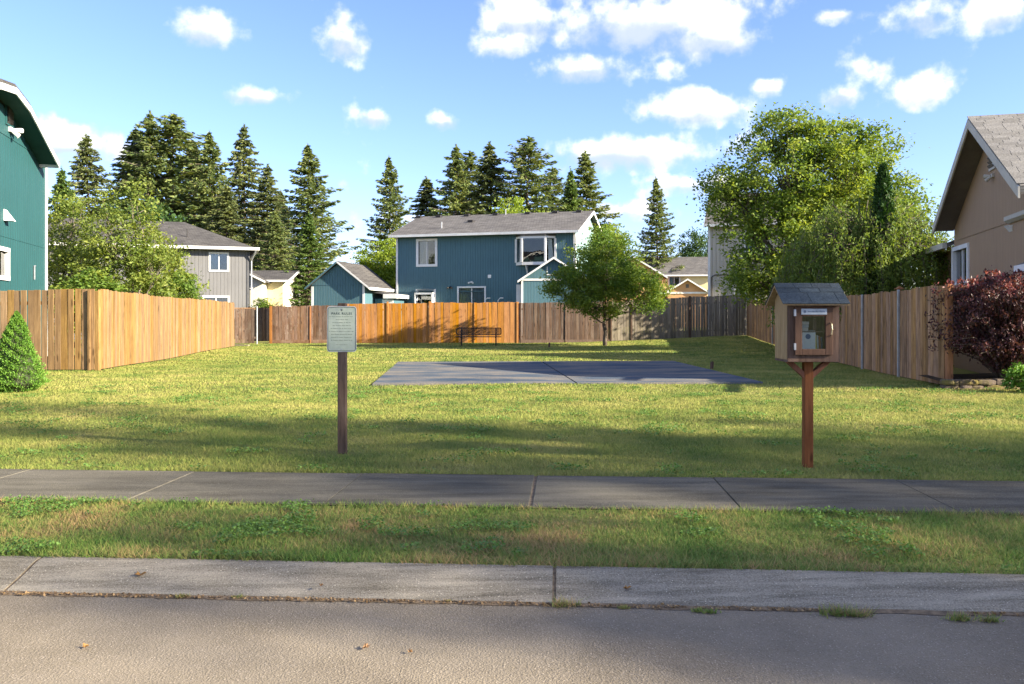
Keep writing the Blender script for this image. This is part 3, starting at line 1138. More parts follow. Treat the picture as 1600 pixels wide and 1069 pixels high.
def pxrect(root, px0, py0, px1, py1, yp=0.0):
    xa, za = hit(root, px0, py0, yp)
    xb, zb = hit(root, px1, py1, yp)
    xc, zc = hit(root, px0, py1, yp)
    xd, zd = hit(root, px1, py0, yp)
    return min(xa, xb), max(xa, xb), (zc + zb) / 2, (za + zd) / 2


def gable_roof(root, x0, x1, yf, yb, ze, zr, mat, th=.12, over=.35, rake=.35, trim=WHITE, name='roof', gutter=True):
    """ridge along local x; eaves front and back"""
    ym = (yf + yb) / 2
    sl = (zr - ze) / (ym - yf)
    a, b_ = x0 - rake, x1 + rake
    zo = ze - over * sl
    poly = [(yf - over, zo), (ym, zr), (yb + over, zo), (yb + over, zo + th), (ym, zr + th), (yf - over, zo + th)]
    r = MB().prism(poly, a, b_, 'x').build(name, mat, root)
    if gutter:
        MB().box(a - .02, b_ + .02, yf - over - .11, yf - over - .003, zo - .02, zo + th - .005).build('gutter', trim, r)
    for xe, s in ((a, -1), (b_, 1)):
        x_0, x_1 = (xe - .03, xe - .003) if s < 0 else (xe + .003, xe + .03)
        bd = [(yf - over, zo - .06), (ym, zr - .06), (yb + over, zo - .06), (yb + over, zo + th - .01), (ym, zr + th - .01), (yf - over, zo + th - .01)]
        MB().prism(bd, x_0, x_1, 'x').build('rake_board', trim, r)
    return r


S_BLUE = siding('blue_siding', (.072, .150, .178), .07, .15)
S_GREEN = siding('dark_green_siding', (.019, .076, .078), .06, .20)
S_GREY = siding('grey_siding', (.150, .147, .148), .05, .20)
S_BEIGE = siding('beige_siding', (.47, .425, .345), .05, .20)
S_BROWN = siding('brown_siding', (.37, .245, .150), .05, .10)
S_YELLOW = pm('pale_yellow_siding', (.62, .52, .27), (.70, .60, .34), 2.0, rough=.7, bump=.1)
S_CREAM = pm('cream_siding', (.60, .57, .46), (.70, .66, .55), 2.0, rough=.7, bump=.1)
S_ORANGE = pm('orange_tan_siding', (.50, .27, .12), (.58, .33, .16), 2.0, rough=.7, bump=.1)
R_GREY = shingle_mat('grey_brown_shingles', (.098, .092, .088), (.155, .147, .140))
R_DARK = shingle_mat('dark_shingles', (.062, .058, .056), (.10, .095, .09))
R_TAN = shingle_mat('tan_shingles', (.14, .132, .122), (.21, .198, .182))
SOFFIT = pm('brown_soffit', (.12, .10, .085), (.17, .145, .12), 2.0)

# blue two storey house at the back
hb = empty('blue_house', (-6.67, 49.4, 0), R(-16))
tag(hb, 'blue two storey house with white bay window behind the orange fence', 'house')
W, DP, ZE = 10.5, 8.0, 5.96
wins = {}
ops = []
w1 = pxrect(hb, 654, 377, 680, 413)
w2 = pxrect(hb, 653, 455, 678, 478)
w3 = pxrect(hb, 717, 450, 757, 490)
w4 = pxrect(hb, 809, 373, 865, 410)
ops = [w1, w2, w3, w4]
mb = MB()
wall_open(mb, 0, W, 0, ZE, ops)
mb.box(0, W, DP - .15, DP, 0, ZE)
mb.box(0, .15, .16, DP - .15, 0, ZE)
mb.build('wall', S_BLUE, hb)
rb = gable_roof(hb, 0, W, 0, DP, ZE, ZE + 1.42, R_GREY, over=.40, rake=.30)
S_GABLE_LIT = siding('sunlit_gable_siding', (.20, .30, .31), .05, .2)  # blue siding lightened: sunlight on this gable is put into the colour
MB().prism([(.165, 0), (DP - .155, 0), (DP - .155, ZE - .01), (DP / 2, ZE + 1.36), (.165, ZE - .01)], W - .15, W, 'x').build('gable_wall', S_GABLE_LIT, hb)
MB().prism([(.165, ZE - .01), (DP / 2, ZE + 1.36), (DP - .155, ZE - .01)], 0, .15, 'x').build('gable_wall', S_BLUE, hb)
for xx in (-.035, W - .075):
    MB().box(xx, xx + .11, -.035, -.003, 0, ZE - .02).build('corner_trim', WHITE, hb)
MB().tube([(W + .12, -.2, ZE - .3), (W + .06, -.06, ZE - .75), (W + .06, -.06, .3)], .035, 8).build('downspout', WHITE, hb)
MB().box(0, W, -.012, -.002, 2.66, 2.70).build('belly_band', S_BLUE, hb)
window(hb, *w1, fw=.14, curtain=(0, .55, 0))
w = window(hb, *w2, fw=.12, mull=0)
x0, x1, z0, z1 = w2                                              # garden window box
gw = MB()
for (a, b_, c, d, e, f_) in ((x0 - .05, x1 + .05, -.42, -.36, z0 - .1, z0), (x0 - .05, x0 + .01, -.42, -.05, z0, z1 - .1), (x1 - .01, x1 + .05, -.42, -.05, z0, z1 - .1), (x0 - .05, x1 + .05, -.42, -.36, z1 - .2, z1 - .1)):
    gw.box(a, b_, c, d, e, f_)
gw.build('garden_window_frame', WHITE, w)
MB().add([(x0 - .05, -.42, z1 - .1), (x1 + .05, -.42, z1 - .1), (x1 + .05, -.05, z1 + .12), (x0 - .05, -.05, z1 + .12)], [(0, 1, 2, 3)]).build('glass_roof', GLASS, w)
dr = window(hb, *w3, fw=.09, curtain=(0, 1, 0), name='sliding_door')
# bay window
x0, x1, z0, z1 = w4
xi0, xi1, by = x0 + .36, x1 - .36, -.45
bay = MB()
pts = [(x0 - .1, -.003), (xi0, by), (xi1, by), (x1 + .1, -.003)]
bay.prism(pts, z0 - .16, z0, 'z')
bw = bay.build('bay_window', WHITE, hb)
MB().prism(pts, z1, z1 + .12, 'z').build('bay_head', WHITE, bw)
MB().prism([(x0 - .12, -.002), (xi0 - .03, by - .06), (xi1 + .03, by - .06), (x1 + .12, -.002)], z1 + .122, z1 + .22, 'z').build('bay_roof', R_DARK, bw)
for (xa, ya) in pts:
    MB().box(xa - .055, xa + .055, ya - .05, ya + .05, z0, z1).build('bay_post', WHITE, bw)
for i in range(3):
    (xa, ya), (xb, yb) = pts[i], pts[i + 1]
    MB().add([(xa, ya, z0), (xb, yb, z0), (xb, yb, z1), (xa, ya, z1)], [(0, 1, 2, 3)]).build('pane', GLASS, bw)
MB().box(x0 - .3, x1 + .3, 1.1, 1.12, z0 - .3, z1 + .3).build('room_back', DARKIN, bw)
cu = MB()
for (a, b_) in ((x0 + .05, x0 + .28), (xi1 + .05, x1 - .02)):
    cu.add([(a, .05, z0), (b_, .05, z0 + .1), (b_ - .1, .07, z1), (a, .05, z1)], [(0, 1, 2, 3)])
cu.build('curtain', CURTAIN, bw)
MB().prism([(-.40, z0 - .17), (-.02, z0 - .17), (-.02, z0 - .7), (-.12, z0 - .5)], (x0 + x1) / 2 - .5, (x0 + x1) / 2 - .42, 'x').build('bracket', WHITE, bw)
for (px, py) in ((737, 441), (704, 449)):
    xx, zz = hit(hb, px, py)
    q = MB().box(xx - .05, xx + .05, -.06, -.002, zz - .05, zz + .05).tube([(xx - .04, -.06, zz), (xx - .13, -.2, zz - .05)], [.03, .055], 8).tube([(xx + .04, -.06, zz), (xx + .13, -.2, zz - .05)], [.03, .055], 8)
    q.build('flood_light', WHITE if px > 720 else DARKMETAL, hb)
xx, zz = hit(hb, 765, 432)
MB().bbox(xx - .09, xx + .09, -.05, -.002, zz - .09, zz + .09, .01).build('meter_box', WHITE, hb)
for (px, py, hgt) in ((690, 369, .38), (790, 338, .34), (736, 354, .16), (655, 340.5, .12), (686, 340, .12), (730, 339.5, .12), (775, 338.5, .12), (825, 337.5, .12), (868, 336.5, .12), (905, 335.5, .12)):
    yv = .9 if hgt > .3 and px < 700 else 2.2 if hgt == .16 else 3.75
    xx, zz = hit(hb, px, py, yv)
    zr_ = ZE + 1.42 * yv / 4 + .1
    if hgt > .2:
        MB().tube([(xx, yv, zr_ - .1), (xx, yv, zr_ + hgt)], .035, 8).build('vent_pipe', METAL, rb)
    else:
        MB().bbox(xx - .18, xx + .18, yv - .15, yv + .15, zr_ - .1, zr_ + .13, .03).build('roof_vent', DARKMETAL, rb)
# steps railing by the sliding door
rl = MB()
xa, _ = hit(hb, 758, 470, -.6)
for dx in (0, .75):
    rl.tube([(xa + dx, -.6, 0), (xa + dx, -.6, 2.15), (xa + dx + .12, -.6, 2.28), (xa + dx + .3, -.6, 2.28)], .03, 8)
rl.tube([(xa, -.6, 1.9), (xa + .75, -.6, 1.9)], .02, 6)
rl.build('railing', WHITE, hb)

# lean-to shed in front of the blue house
sh = empty('garden_shed', (at(815, 45.0).x, 45.0, 0), R(-4))
tag(sh, 'small blue garden shed with white trim below the bay window', 'shed')
SW = 3.4
zb = CAMZ + (PY - 437) / F * 45
zt = CAMZ + (PY - 404) / F * 45
MB().prism([(0, 0), (SW, 0), (SW, zb), (SW / 2, zt - .05), (0, zb)], 0, 2.2, 'y').build('wall', S_BLUE, sh)
rfb = MB()
for s in (-1, 1):
    e = SW / 2 + s * (SW / 2 + .2)
    ez = zb - .2 * (zt - zb) / (SW / 2)
    rfb.prism([(e, ez), (SW / 2, zt), (SW / 2, zt + .08), (e, ez + .08)], -.22, 2.4, 'y')
sr = rfb.build('roof', R_GREY, sh)
for s in (-1, 1):
    e = SW / 2 + s * (SW / 2 + .2)
    MB().prism([(e, ez - .04), (SW / 2, zt - .04), (SW / 2, zt + .07), (e, ez + .07)], -.25, -.223, 'y').build('rake_board', WHITE, sr)
MB().box(.02, SW, -.03, -.003, zb - .06, zb + .05).build('trim_band', WHITE, sh)
MB().box(-.02, .08, -.03, -.003, 0, zb - .062).build('corner_trim', WHITE, sh)
MB().box(-.30, -.04, .3, .36, 0, zb - .25).build('side_panel', WHITE, sh)
x0, z0 = hit(sh, 855, 424)
vf = MB()
vf.box(x0 - .02, x0 + .02, -.02, -.003, z0 - .2, z0 + .25)
vf.box(x0 + .025, x0 + .6, -.02, -.003, z0 - .2, z0 - .16)
vf.build('vent_frame', WHITE, sh)

# blue garage left of the house
gx = at(487, 46.5)
hg = empty('blue_garage', (gx.x, 46.5, 0), R(-11))
tag(hg, 'small blue gabled garage behind the brown fence', 'garage')
GWD, GDP = 3.05, 4.0
zb = CAMZ + (PY - 445) / F * 46.5
zt = CAMZ + (PY - 411) / F * 46.5
MB().prism([(0, 0), (GWD, 0), (GWD, zb), (GWD / 2, zt - .06), (0, zb)], 0, GDP, 'y').build('wall', S_BLUE, hg)
rfb = MB()
sl_ = (zt - zb) / (GWD / 2)
for s in (-1, 1):
    e = GWD / 2 + s * (GWD / 2 + .32)
    rfb.prism([(e, zb - .32 * sl_), (GWD / 2, zt), (GWD / 2, zt + .09), (e, zb - .32 * sl_ + .09)], -.2, GDP + .2, 'y')
gr_ = rfb.build('roof', R_DARK, hg)
for s in (-1, 1):
    e = GWD / 2 + s * (GWD / 2 + .32)
    MB().prism([(e, zb - .32 * sl_ - .02), (GWD / 2, zt - .02), (GWD / 2, zt + .08), (e, zb - .32 * sl_ + .08)], -.225, -.203, 'y').build('rake_board', S_BLUE if s < 0 else WHITE, gr_)
MB().box(GWD + .325, GWD + .40, -.2, GDP + .2, zb - .32 * sl_ - .06, zb - .32 * sl_ + .09).build('fascia', WHITE, gr_)
MB().box(-.02, .10, -.03, -.003, 0, zb - .1).build('corner_trim', WHITE, hg)
MB().box(GWD - .12, GWD + .0, -.03, -.003, 0, zb - .02).build('corner_trim', WHITE, hg)
MB().box(0, GWD, -.012, -.003, zb - .03, zb - .0).build('belly_band', S_BLUE, hg)
# lean-to on the garage
lx = GWD + .05
MB().box(lx, lx + 1.1, 1.4, 3.2, 0, zb - .75).build('lean_to_wall', S_BLUE, hg)
lr = MB().prism([(lx - .1, zb - .40), (lx + 1.35, zb - .62), (lx + 1.35, zb - .52), (lx - .1, zb - .30)], 1.1, 3.4, 'y').build('lean_to_roof', R_GREY, hg)
MB().box(lx + .6, lx + 1.36, 1.07, 1.097, zb - .74, zb - .50).build('fascia', WHITE, lr)
MB().box(lx + 1.353, lx + 1.39, 1.1, 3.4, zb - .72, zb - .52).build('fascia', WHITE, lr)
MB().box(lx + .45, lx + 1.08, 1.36, 1.397, 0, zb - .80).build('lean_to_door', WHITE, hg)

# grey house with hip roof on the left
rc = Vector((-15.4, 50.0, 0))
ang = R(20.2)
GW2 = 14.0
org = rc - Vector((math.cos(ang), math.sin(ang), 0)) * GW2
hq = empty('grey_house', org, ang)
tag(hq, 'grey two storey house with dark hip roof at left', 'house')
ZE2 = 5.24
wa = pxrect(hq, 329, 397, 355, 422)
wb = pxrect(hq, 319, 465, 356, 487)
mb = MB()
wall_open(mb, 0, GW2, 0, ZE2, [wa, wb])
mb.box(0, GW2, 7.85, 8, 0, ZE2).box(0, .15, .16, 7.85, 0, ZE2).box(GW2 - .15, GW2, .16, 7.85, 0, ZE2)
mb.build('wall', S_GREY, hq)
ov, zr2 = .45, 1.85
zl = ZE2 - .02
P = [(-ov, -ov, zl), (GW2 + ov, -ov, zl), (GW2 + ov, 8 + ov, zl), (-ov, 8 + ov, zl), (4, 4, zl + zr2), (GW2 - 3.6, 4, zl + zr2)]
rq = MB().add(P, [(0, 1, 5, 4), (1, 2, 5), (2, 3, 4, 5), (3, 0, 4), (3, 2, 1, 0)]).build('roof', R_DARK, hq)
MB().box(-ov - .1, GW2 + ov + .1, -ov - .11, -ov - .004, zl - .10, zl + .06).build('gutter', WHITE, rq)
MB().box(GW2 + ov + .004, GW2 + ov + .11, -ov, 8 + ov, zl - .10, zl + .06).build('gutter', WHITE, rq)
DKG = pm('dark_grey_trim', (.07, .07, .075), (.11, .11, .115), 3)
MB().box(GW2 - .12, GW2 + .03, -.04, -.004, 0, ZE2 - .05).build('corner_trim', DKG, hq)
MB().tube([(GW2 + .35, -.5, zl - .1), (GW2 + .12, -.1, zl - .7), (GW2 + .12, -.1, .2)], .045, 8).build('downspout', METAL, hq)
window(hq, *wa, fw=.10, curtain=(0, .5, 0))
window(hq, *wb, fw=.10, curtain=(0, 1, 0))
for (xx, yy, hgt) in ((GW2 - 4.8, 3.6, .3), (GW2 - 6.6, 3.2, .12), (GW2 - 3.4, 1.2, .5), (GW2 - 5.0, 1.0, .4)):
    zz = zl + zr2 * (yy + ov) / (4 + ov)
    if hgt > .2: MB().tube([(xx, yy, zz - .1), (xx, yy, zz + hgt)], .035, 8).build('vent_pipe', DARKMETAL, rq)
    else: MB().bbox(xx - .2, xx + .2, yy - .15, yy + .15, zz - .1, zz + .12, .03).build('roof_vent', DARKMETAL, rq)

# green house at the left edge: its gable side looks across the lawn
gl = R(104.57)
cn = Vector((-14.2, 26.0, 0))
ul = Vector((math.cos(gl), math.sin(gl), 0))
WG = 9.6
hgreen = empty('green_house', cn - ul * WG, gl)
tag(hgreen, 'tall dark green house at the left edge with white roof edge', 'house')
xr, zr3 = hit(hgreen, 3, 137, -.5)
xk, zk = hit(hgreen, 46, 170, -.5)
xe, ze = hit(hgreen, 91, 257, -.5)
xr = max(WG / 2, min(xr, xk - 1.0))
zr3 = max(zr3, zk + .18)
prof = [(2 * xr - xe, ze), (2 * xr - xk, zk), (xr, zr3), (xk, zk), (xe, ze)]
wgw = pxrect(hgreen, -18, 391, 11, 430)
wgu = pxrect(hgreen, -40, 235, -2, 290)
zwt = ze + .05
mb = MB()
wall_open(mb, 0, WG, 0, zwt - .3, [wgw])
mb.prism([(0, zwt - .3), (WG, zwt - .3), (WG, ze + .28), (xk, zk - .12), (xr, zr3 - .12), (2 * xr - xk, zk - .12), (0, ze + .28)], 0, .16, 'y')
mb.box(WG - .15, WG, .16, 9, 0, ze).box(0, .15, .16, 9, 0, ze)
mb.build('wall', S_GREEN, hgreen)
top = [(x_, z_ + .16) for x_, z_ in prof]
rg = MB().prism(prof + top[::-1], -.5, 9.4, 'y').build('roof', R_DARK, hgreen)
brd = [(x_, z_ - .10) for x_, z_ in prof] + [(x_, z_ + .06) for x_, z_ in prof][::-1]
MB().prism(brd, -.54, -.503, 'y').build('rake_board', WHITE, rg)
SOFG = pm('dark_green_soffit', (.015, .06, .052), (.025, .085, .075), 2.0)
sof = [(x_, z_ - .035) for x_, z_ in prof] + [(x_, z_ - .004) for x_, z_ in prof][::-1]
MB().prism(sof, -.498, -.002, 'y').build('soffit', SOFG, rg)
MB().box(xe - .04, xe + .10, -.5, 9, ze - .10, ze + .05).build('gutter', WHITE, rg)
MB().box(WG - .10, WG + .03, -.035, -.003, 0, ze + .2).build('corner_trim', WHITE, hgreen)
xa, za = hit(hgreen, 40, 231)
MB().box(0, WG - .11, -.014, -.003, za - .02, za + .02).build('belly_band', S_GREEN, hgreen)
xa, za = hit(hgreen, 40, 379)
MB().box(0, WG - .11, -.010, -.002, za - .012, za + .012).build('panel_seam', S_GREEN, hgreen)
window(hgreen, *wgw, fw=.11, curtain=(.5, 1, 0))
x0, x1, z0, z1 = pxrect(hgreen, 9, 165, 17, 194)
vt = MB().box(x0 - .05, x1 + .05, -.03, -.003, z0 - .05, z1 + .05).build('gable_vent', S_GREEN, hgreen)
nl = 9
for k in range(nl):
    zz = z0 + (z1 - z0) * k / nl
    MB().add([(x0, -.032, zz), (x1, -.032, zz), (x1, -.075, zz + .05), (x0, -.075, zz + .05), (x0, -.032, zz + .012), (x1, -.032, zz + .012), (x1, -.075, zz + .062), (x0, -.075, zz + .062)],
             [(0, 1, 2, 3), (4, 7, 6, 5), (2, 6, 7, 3), (0, 3, 7, 4), (1, 5, 6, 2)]).build('slat', DARKMETAL, vt)
xx, zz = hit(hgreen, 15, 203)
MB().box(xx - .12, xx + .12, -.07, -.003, zz - .06, zz + .06).tube([(xx, -.07, zz), (xx + .18, -.25, zz + .02)], [.04, .075], 8).tube([(xx, -.07, zz - .04), (xx + .02, -.22, zz - .16)], [.04, .07], 8).build('flood_light', WHITE, hgreen)
xx, zz = hit(hgreen, 8, 337)
MB().prism([(-.003, zz - .14), (-.22, zz - .14), (-.003, zz + .16)], xx - .13, xx + .13, 'x').build('vent_hood', WHITE, hgreen)
xx, zz = hit(hgreen, 52, 425)
MB().tube([(xx, -.03, zz - .22), (xx, -.03, zz + .18), (xx + .1, -.03, zz + .18)], .022, 6).build('conduit', METAL, hgreen)

# brown house at the right edge: gable side looks across the lawn
gb_ = Vector((.2553, .9669, 0))
yl = Vector((.9669, -.2553, 0))
wallp = Vector((9.65, 18.0, 0)) + yl * .45
HWB = 3.05
hbr = empty('brown_house', wallp + gb_ * HWB, math.atan2(-.9669, -.2553))
tag(hbr, 'brown house at the right edge with gable and tan shingle roof', 'house')
WB = 2 * HWB
zpk = CAMZ + (PY - 184) / F * 18.0 - .12
SLB = .575
zwb = zpk - SLB * HWB
wbr = pxrect(hbr, 1491, 390, 1513, 440)
mb = MB()
wall_open(mb, 0, WB, 0, zwb, [wbr])
mb.prism([(0, zwb), (WB, zwb), (HWB, zpk - .06)], 0, .16, 'y')
mb.box(0, .15, .16, 9, 0, zwb - .02).box(WB - .15, WB, .16, 9, 0, zwb - .02)
mb.build('wall', S_BROWN, hbr)
ovx = .30
e0, ez = -ovx, zpk - SLB * (HWB + ovx)
BEIGE = pm('beige_trim_paint', (.40, .37, .31), (.52, .48, .41), 2.0, rough=.6, bump=.05)
rfb = MB()
for s in (-1, 1):
    e = HWB + s * (HWB + ovx)
    rfb.prism([(e, ez), (HWB, zpk), (HWB, zpk + .12), (e, ez + .12)], -.45, 9.3, 'y')
rbr = rfb.build('roof', R_TAN, hbr)
for s in (-1, 1):
    e = HWB + s * (HWB + ovx)
    MB().prism([(e, ez - .10), (HWB, zpk - .10), (HWB, zpk + .10), (e, ez + .10)], -.485, -.453, 'y').build('rake_board', BEIGE, rbr)
    MB().prism([(e, ez - .03), (HWB, zpk - .03), (HWB, zpk - .004), (e, ez - .004)], -.448, -.003, 'y').build('soffit', SOFFIT, rbr)
# shingle tabs on the slope that faces the camera
TAN = pm('tan_shingle_tab', (.135, .128, .118), (.225, .213, .195), 30, rough=.95, bump=.5, bdist=.003, rand=.16, spec=.1)
tabs = []
for k in range(4):
    w = random.uniform(.27, .36)
    me = MB().bbox(-w / 2, w / 2, -.10, .09, 0, .012, .003).mesh('shingle')
    me.materials.append(TAN)
    tabs.append((me, w))
th_ = math.atan(SLB)
EXPO = .145
nc = int((HWB + ovx) / math.cos(th_) / EXPO)
for c in range(nc):
    q = (c + .5) * EXPO
    yy = -.492
    cut = random.uniform(.12, .33)
    while yy < (1.6 if c < 14 else .9):
        me, w = tabs[random.randrange(4)]
        fsc = cut / w if yy < -.49 else 1.0
        w *= fsc
        o = link('shingle', me, None, rbr)
        x_ = HWB + q * math.cos(th_)
        z_ = zpk + .125 - q * math.sin(th_)
        # local: tab length along the ridge (y), its lower edge down the slope (+x)
        o.matrix_local = Matrix.Translation((x_, yy + w / 2, z_ + .006)) @ Matrix.Rotation(th_, 4, 'Y') @ Matrix.Rotation(R(-90) + math.pi, 4, 'Z') @ Matrix.Rotation(R(4.2), 4, 'X') @ Matrix.Diagonal((fsc, 1, 1, 1))
        yy += w + .006
xa, za = hit(hbr, 1535, 361)
MB().box(.1, WB, -.016, -.003, za - .02, za + .02).build('belly_band', S_BROWN, hbr)
window(hbr, *wbr, fw=.10, curtain=(0, 1, 0))
x0, x1, z0, z1 = pxrect(hbr, 1524, 222, 1531, 240)
x0, x1 = HWB - .17, HWB + .17
z0, z1 = zpk - .95, zpk - .45
vt = MB().box(x0 - .05, x1 + .05, -.03, -.003, z0 - .05, z1 + .05).build('gable_vent', BEIGE, hbr)
for k in range(6):
    zz = z0 + (z1 - z0) * k / 6
    MB().prism([(-.032, zz), (-.075, zz + .05), (-.075, zz + .062), (-.032, zz + .012)], x0, x1, 'x').build('slat', SOFFIT, vt)
xx, zz = HWB + .05, z0 - .18
MB().box(xx - .06, xx + .06, -.05, -.003, zz - .04, zz + .04).tube([(xx - .03, -.05, zz), (xx - .11, -.15, zz)], [.025, .05], 8).tube([(xx, -.05, zz - .02), (xx - .05, -.14, zz - .10)], [.025, .045], 8).build('flood_light', BEIGE, hbr)
x0, z0 = hit(hbr, 1578, 345)
MB().prism([(-.003, z0 - .06), (-.003, z0 + .06), (-.11, z0 + .07), (-.11, z0 - .01), (-.04, z0 - .06)], x0, x0 + 3.0, 'x').build('gutter', BEIGE, hbr)
MB().prism([(-.003, z0 - .22), (-.003, z0 - .105), (-.10, z0 - .105)], x0 - .03, x0 + .18, 'x').build('gutter_bracket', WHITE, hbr)
x0, z0 = hit(hbr, 1588, 418, -.4)
pr = MB().prism([(-.4, z0 - .02), (-.003, z0 + .16), (-.003, z0 + .22), (-.4, z0 + .04)], x0, x0 + 2.5, 'x').build('porch_roof', R_TAN, hbr)
MB().box(x0 - .03, x0 + 2.5, -.434, -.403, z0 - .09, z0 + .03).build('fascia', WHITE, pr)
# lower wing behind the gable
zw = 3.0
MB().box(-3.6, -.003, .25, 5, 0, zw).build('wing_wall', S_BROWN, hbr)
wr = MB().prism([(-.15, zw - .02), (2.6, zw + 1.0), (2.6, zw + 1.1), (-.15, zw + .09)], -3.9, -.32, 'x').build('wing_roof', R_TAN, hbr)
MB().box(-3.9, -.32, -.25, -.153, zw - .05, zw + .09).build('gutter', BEIGE, wr)

# yellow house far left
hy = empty('yellow_house', (at(345, 62).x, 62, 0), R(2))
tag(hy, 'pale yellow house with grey gable roof far behind the garden gate', 'house')
zE, zR = CAMZ + 57 / F * 62, CAMZ + 72 / F * 63.2
YW = at(441, 62).x - at(345, 62).x
MB().box(0, YW, 0, .15, 0, zE).build('wall', S_YELLOW, hy)
MB().prism([(.16, 0), (6, 0), (6, zE), (3, zR - .05), (.16, zE)], YW - .15, YW, 'x').build('gable_wall', S_CREAM, hy)
gable_roof(hy, 0, YW, 0, 6, zE, zR, R_DARK, over=.4, rake=.5)
xc = at(383, 62).x - at(345, 62).x
xg = [xc - 1.55, xc + 1.55]
MB().prism([(xg[0], 0), (xg[1], 0), (xg[1], zE - .1), (xc, zE + .66), (xg[0], zE - .1)], -1.4, -.01, 'y').build('front_gable', S_CREAM, hy)
cr = MB()
for s in (-1, 1):
    e = xc + s * 1.85
    cr.prism([(e, zE - .22), (xc, zE + .70), (xc, zE + .80), (e, zE - .12)], -1.75, .6, 'y')
cr = cr.build('front_roof', R_DARK, hy)
MB().prism([(xc + 1.87, zE - .26), (xc, zE + .67), (xc, zE + .79), (xc + 1.87, zE - .12)], -1.80, -1.755, 'y').build('rake_board', WHITE, cr)
window(hy, xc + .38, xc + .88, zE - .62, zE - .16, fw=.06, mull=0, bars=1, y=-1.42)

# orange and yellow house far right
ho = empty('orange_house', (at(985, 82).x, 82, 0), R(-7))
tag(ho, 'orange and yellow house with low garage gable far behind the grey fence', 'house')
OW = 8.2
zE = CAMZ + 67 / F * 81
zR = zE + 1.75
wo_ = pxrect(ho, 1046, 433, 1061, 446)
mb = MB()
wall_open(mb, 0, OW, 0, zE, [wo_])
mb.build('wall', S_YELLOW, ho)
MB().prism([(.17, 0), (7, 0), (7, zE), (3.5, zR - .05), (.17, zE)], OW - .15, OW, 'x').build('gable_wall', S_ORANGE, ho)
MB().box(0, OW, 6.85, 7, 0, zE).build('back_wall', S_YELLOW, ho)
gable_roof(ho, 0, OW, 0, 7, zE, zR, R_GREY, over=.4, rake=.3)
window(ho, *wo_, fw=.12, curtain=(0, .5, 0))
xg, _ = hit(ho, 992, 410, -1.5)
MB().prism([(xg - 3, 0), (xg + 2.6, 0), (xg + 2.6, zE - .2), (xg - .2, zE + 1.5), (xg - 3, zE - .2)], -1.5, -.01, 'y').build('front_gable', S_ORANGE, ho)
cr = MB()
cr.prism([(xg + 3.0, zE - .45), (xg - .2, zE + 1.55), (xg - .2, zE + 1.67), (xg + 3.0, zE - .33)], -1.9, 2.0, 'y')
cr.prism([(xg - 3.4, zE - .45), (xg - .2, zE + 1.55), (xg - .2, zE + 1.67), (xg - 3.4, zE - .33)], -1.9, 2.0, 'y')
cr = cr.build('front_roof', R_GREY, ho)
MB().prism([(xg + 3.02, zE - .5), (xg - .2, zE + 1.5), (xg - .2, zE + 1.66), (xg + 3.02, zE - .33)], -1.96, -1.905, 'y').build('rake_board', WHITE, cr)
xg, zg_ = hit(ho, 1074, 437, -4)
MB().prism([(xg - 1.75, 0), (xg + 1.75, 0), (xg + 1.75, zg_ - 1.1), (xg, zg_ - .05), (xg - 1.75, zg_ - 1.1)], -4, -.2, 'y').build('garage_gable', S_ORANGE, ho)
cr = MB()
for s in (-1, 1):
    e = xg + s * 2.05
    cr.prism([(e, zg_ - 1.28), (xg, zg_), (xg, zg_ + .1), (e, zg_ - 1.18)], -4.3, -.2, 'y')
cr = cr.build('garage_roof', R_GREY, ho)
for s in (-1, 1):
    e = xg + s * 2.08
    MB().prism([(e, zg_ - 1.36), (xg, zg_ - .06), (xg, zg_ + .09), (e, zg_ - 1.2)], -4.36, -4.304, 'y').build('rake_board', WHITE, cr)
MB().box(xg - 1.75, xg + 1.75, -4.05, -4.003, zg_ - 1.28, zg_ - 1.12).build('trim_band', WHITE, ho)
MB().box(xg - .14, xg + .14, -4.03, -4.003, zg_ - .75, zg_ - .42).build('gable_vent', SOFFIT, ho)

# beige house behind the big tree
hbe = empty('beige_house', (at(1107, 45.5).x, 45.5, 0), R(-17))
tag(hbe, 'beige two storey house half hidden by the big leafy tree', 'house')
zE = CAMZ + 145 / F * 45.5
wq = pxrect(hbe, 1165, 362, 1196, 392)
wq2 = pxrect(hbe, 1150, 440, 1180, 470)
mb = MB()
wall_open(mb, 0, 9, 0, zE, [wq, wq2])
mb.box(0, .15, .16, 8, 0, zE).box(8.85, 9, .16, 8, 0, zE).box(.15, 8.85, 7.85, 8, 0, zE)
mb.build('wall', S_BEIGE, hbe)
gable_roof(hbe, 0, 9, 0, 8, zE, zE + 2.0, R_GREY, over=.35, rake=.2)
MB().box(-.03, .10, -.035, -.003, 0, zE - .02).build('corner_trim', WHITE, hbe)
window(hbe, *wq, fw=.10, curtain=(0, .5, 0))
window(hbe, *wq2, fw=.10, curtain=(0, 1, 0))
xa, za = hit(hbe, 1112, 430)
MB().tube([(xa, -.03, 1.0), (xa, -.03, za - .1), (xa + .15, -.03, za), (xa + 1.9, -.03, za + .02)], .025, 6).build('conduit', DARKMETAL, hbe)

# ------------------------------------------------------------------ trees
def tube_into(mb, a, b_, r0, r1, sag=0.0, seg=4, sides=5, jit=.04):
    a, b_ = Vector(a), Vector(b_)
    L = (b_ - a).length
    pts, rad = [], []
    for i in range(seg + 1):
        t = i / seg
        p = a.lerp(b_, t)
        p.z += sag * L * 4 * t * (1 - t)
        if 0 < i < seg:
            p += Vector((random.uniform(-1, 1), random.uniform(-1, 1), random.uniform(-1, 1))) * jit * L
        pts.append(p)
        rad.append(r0 + (r1 - r0) * t)
    mb.tube(pts, rad, sides)
    return pts


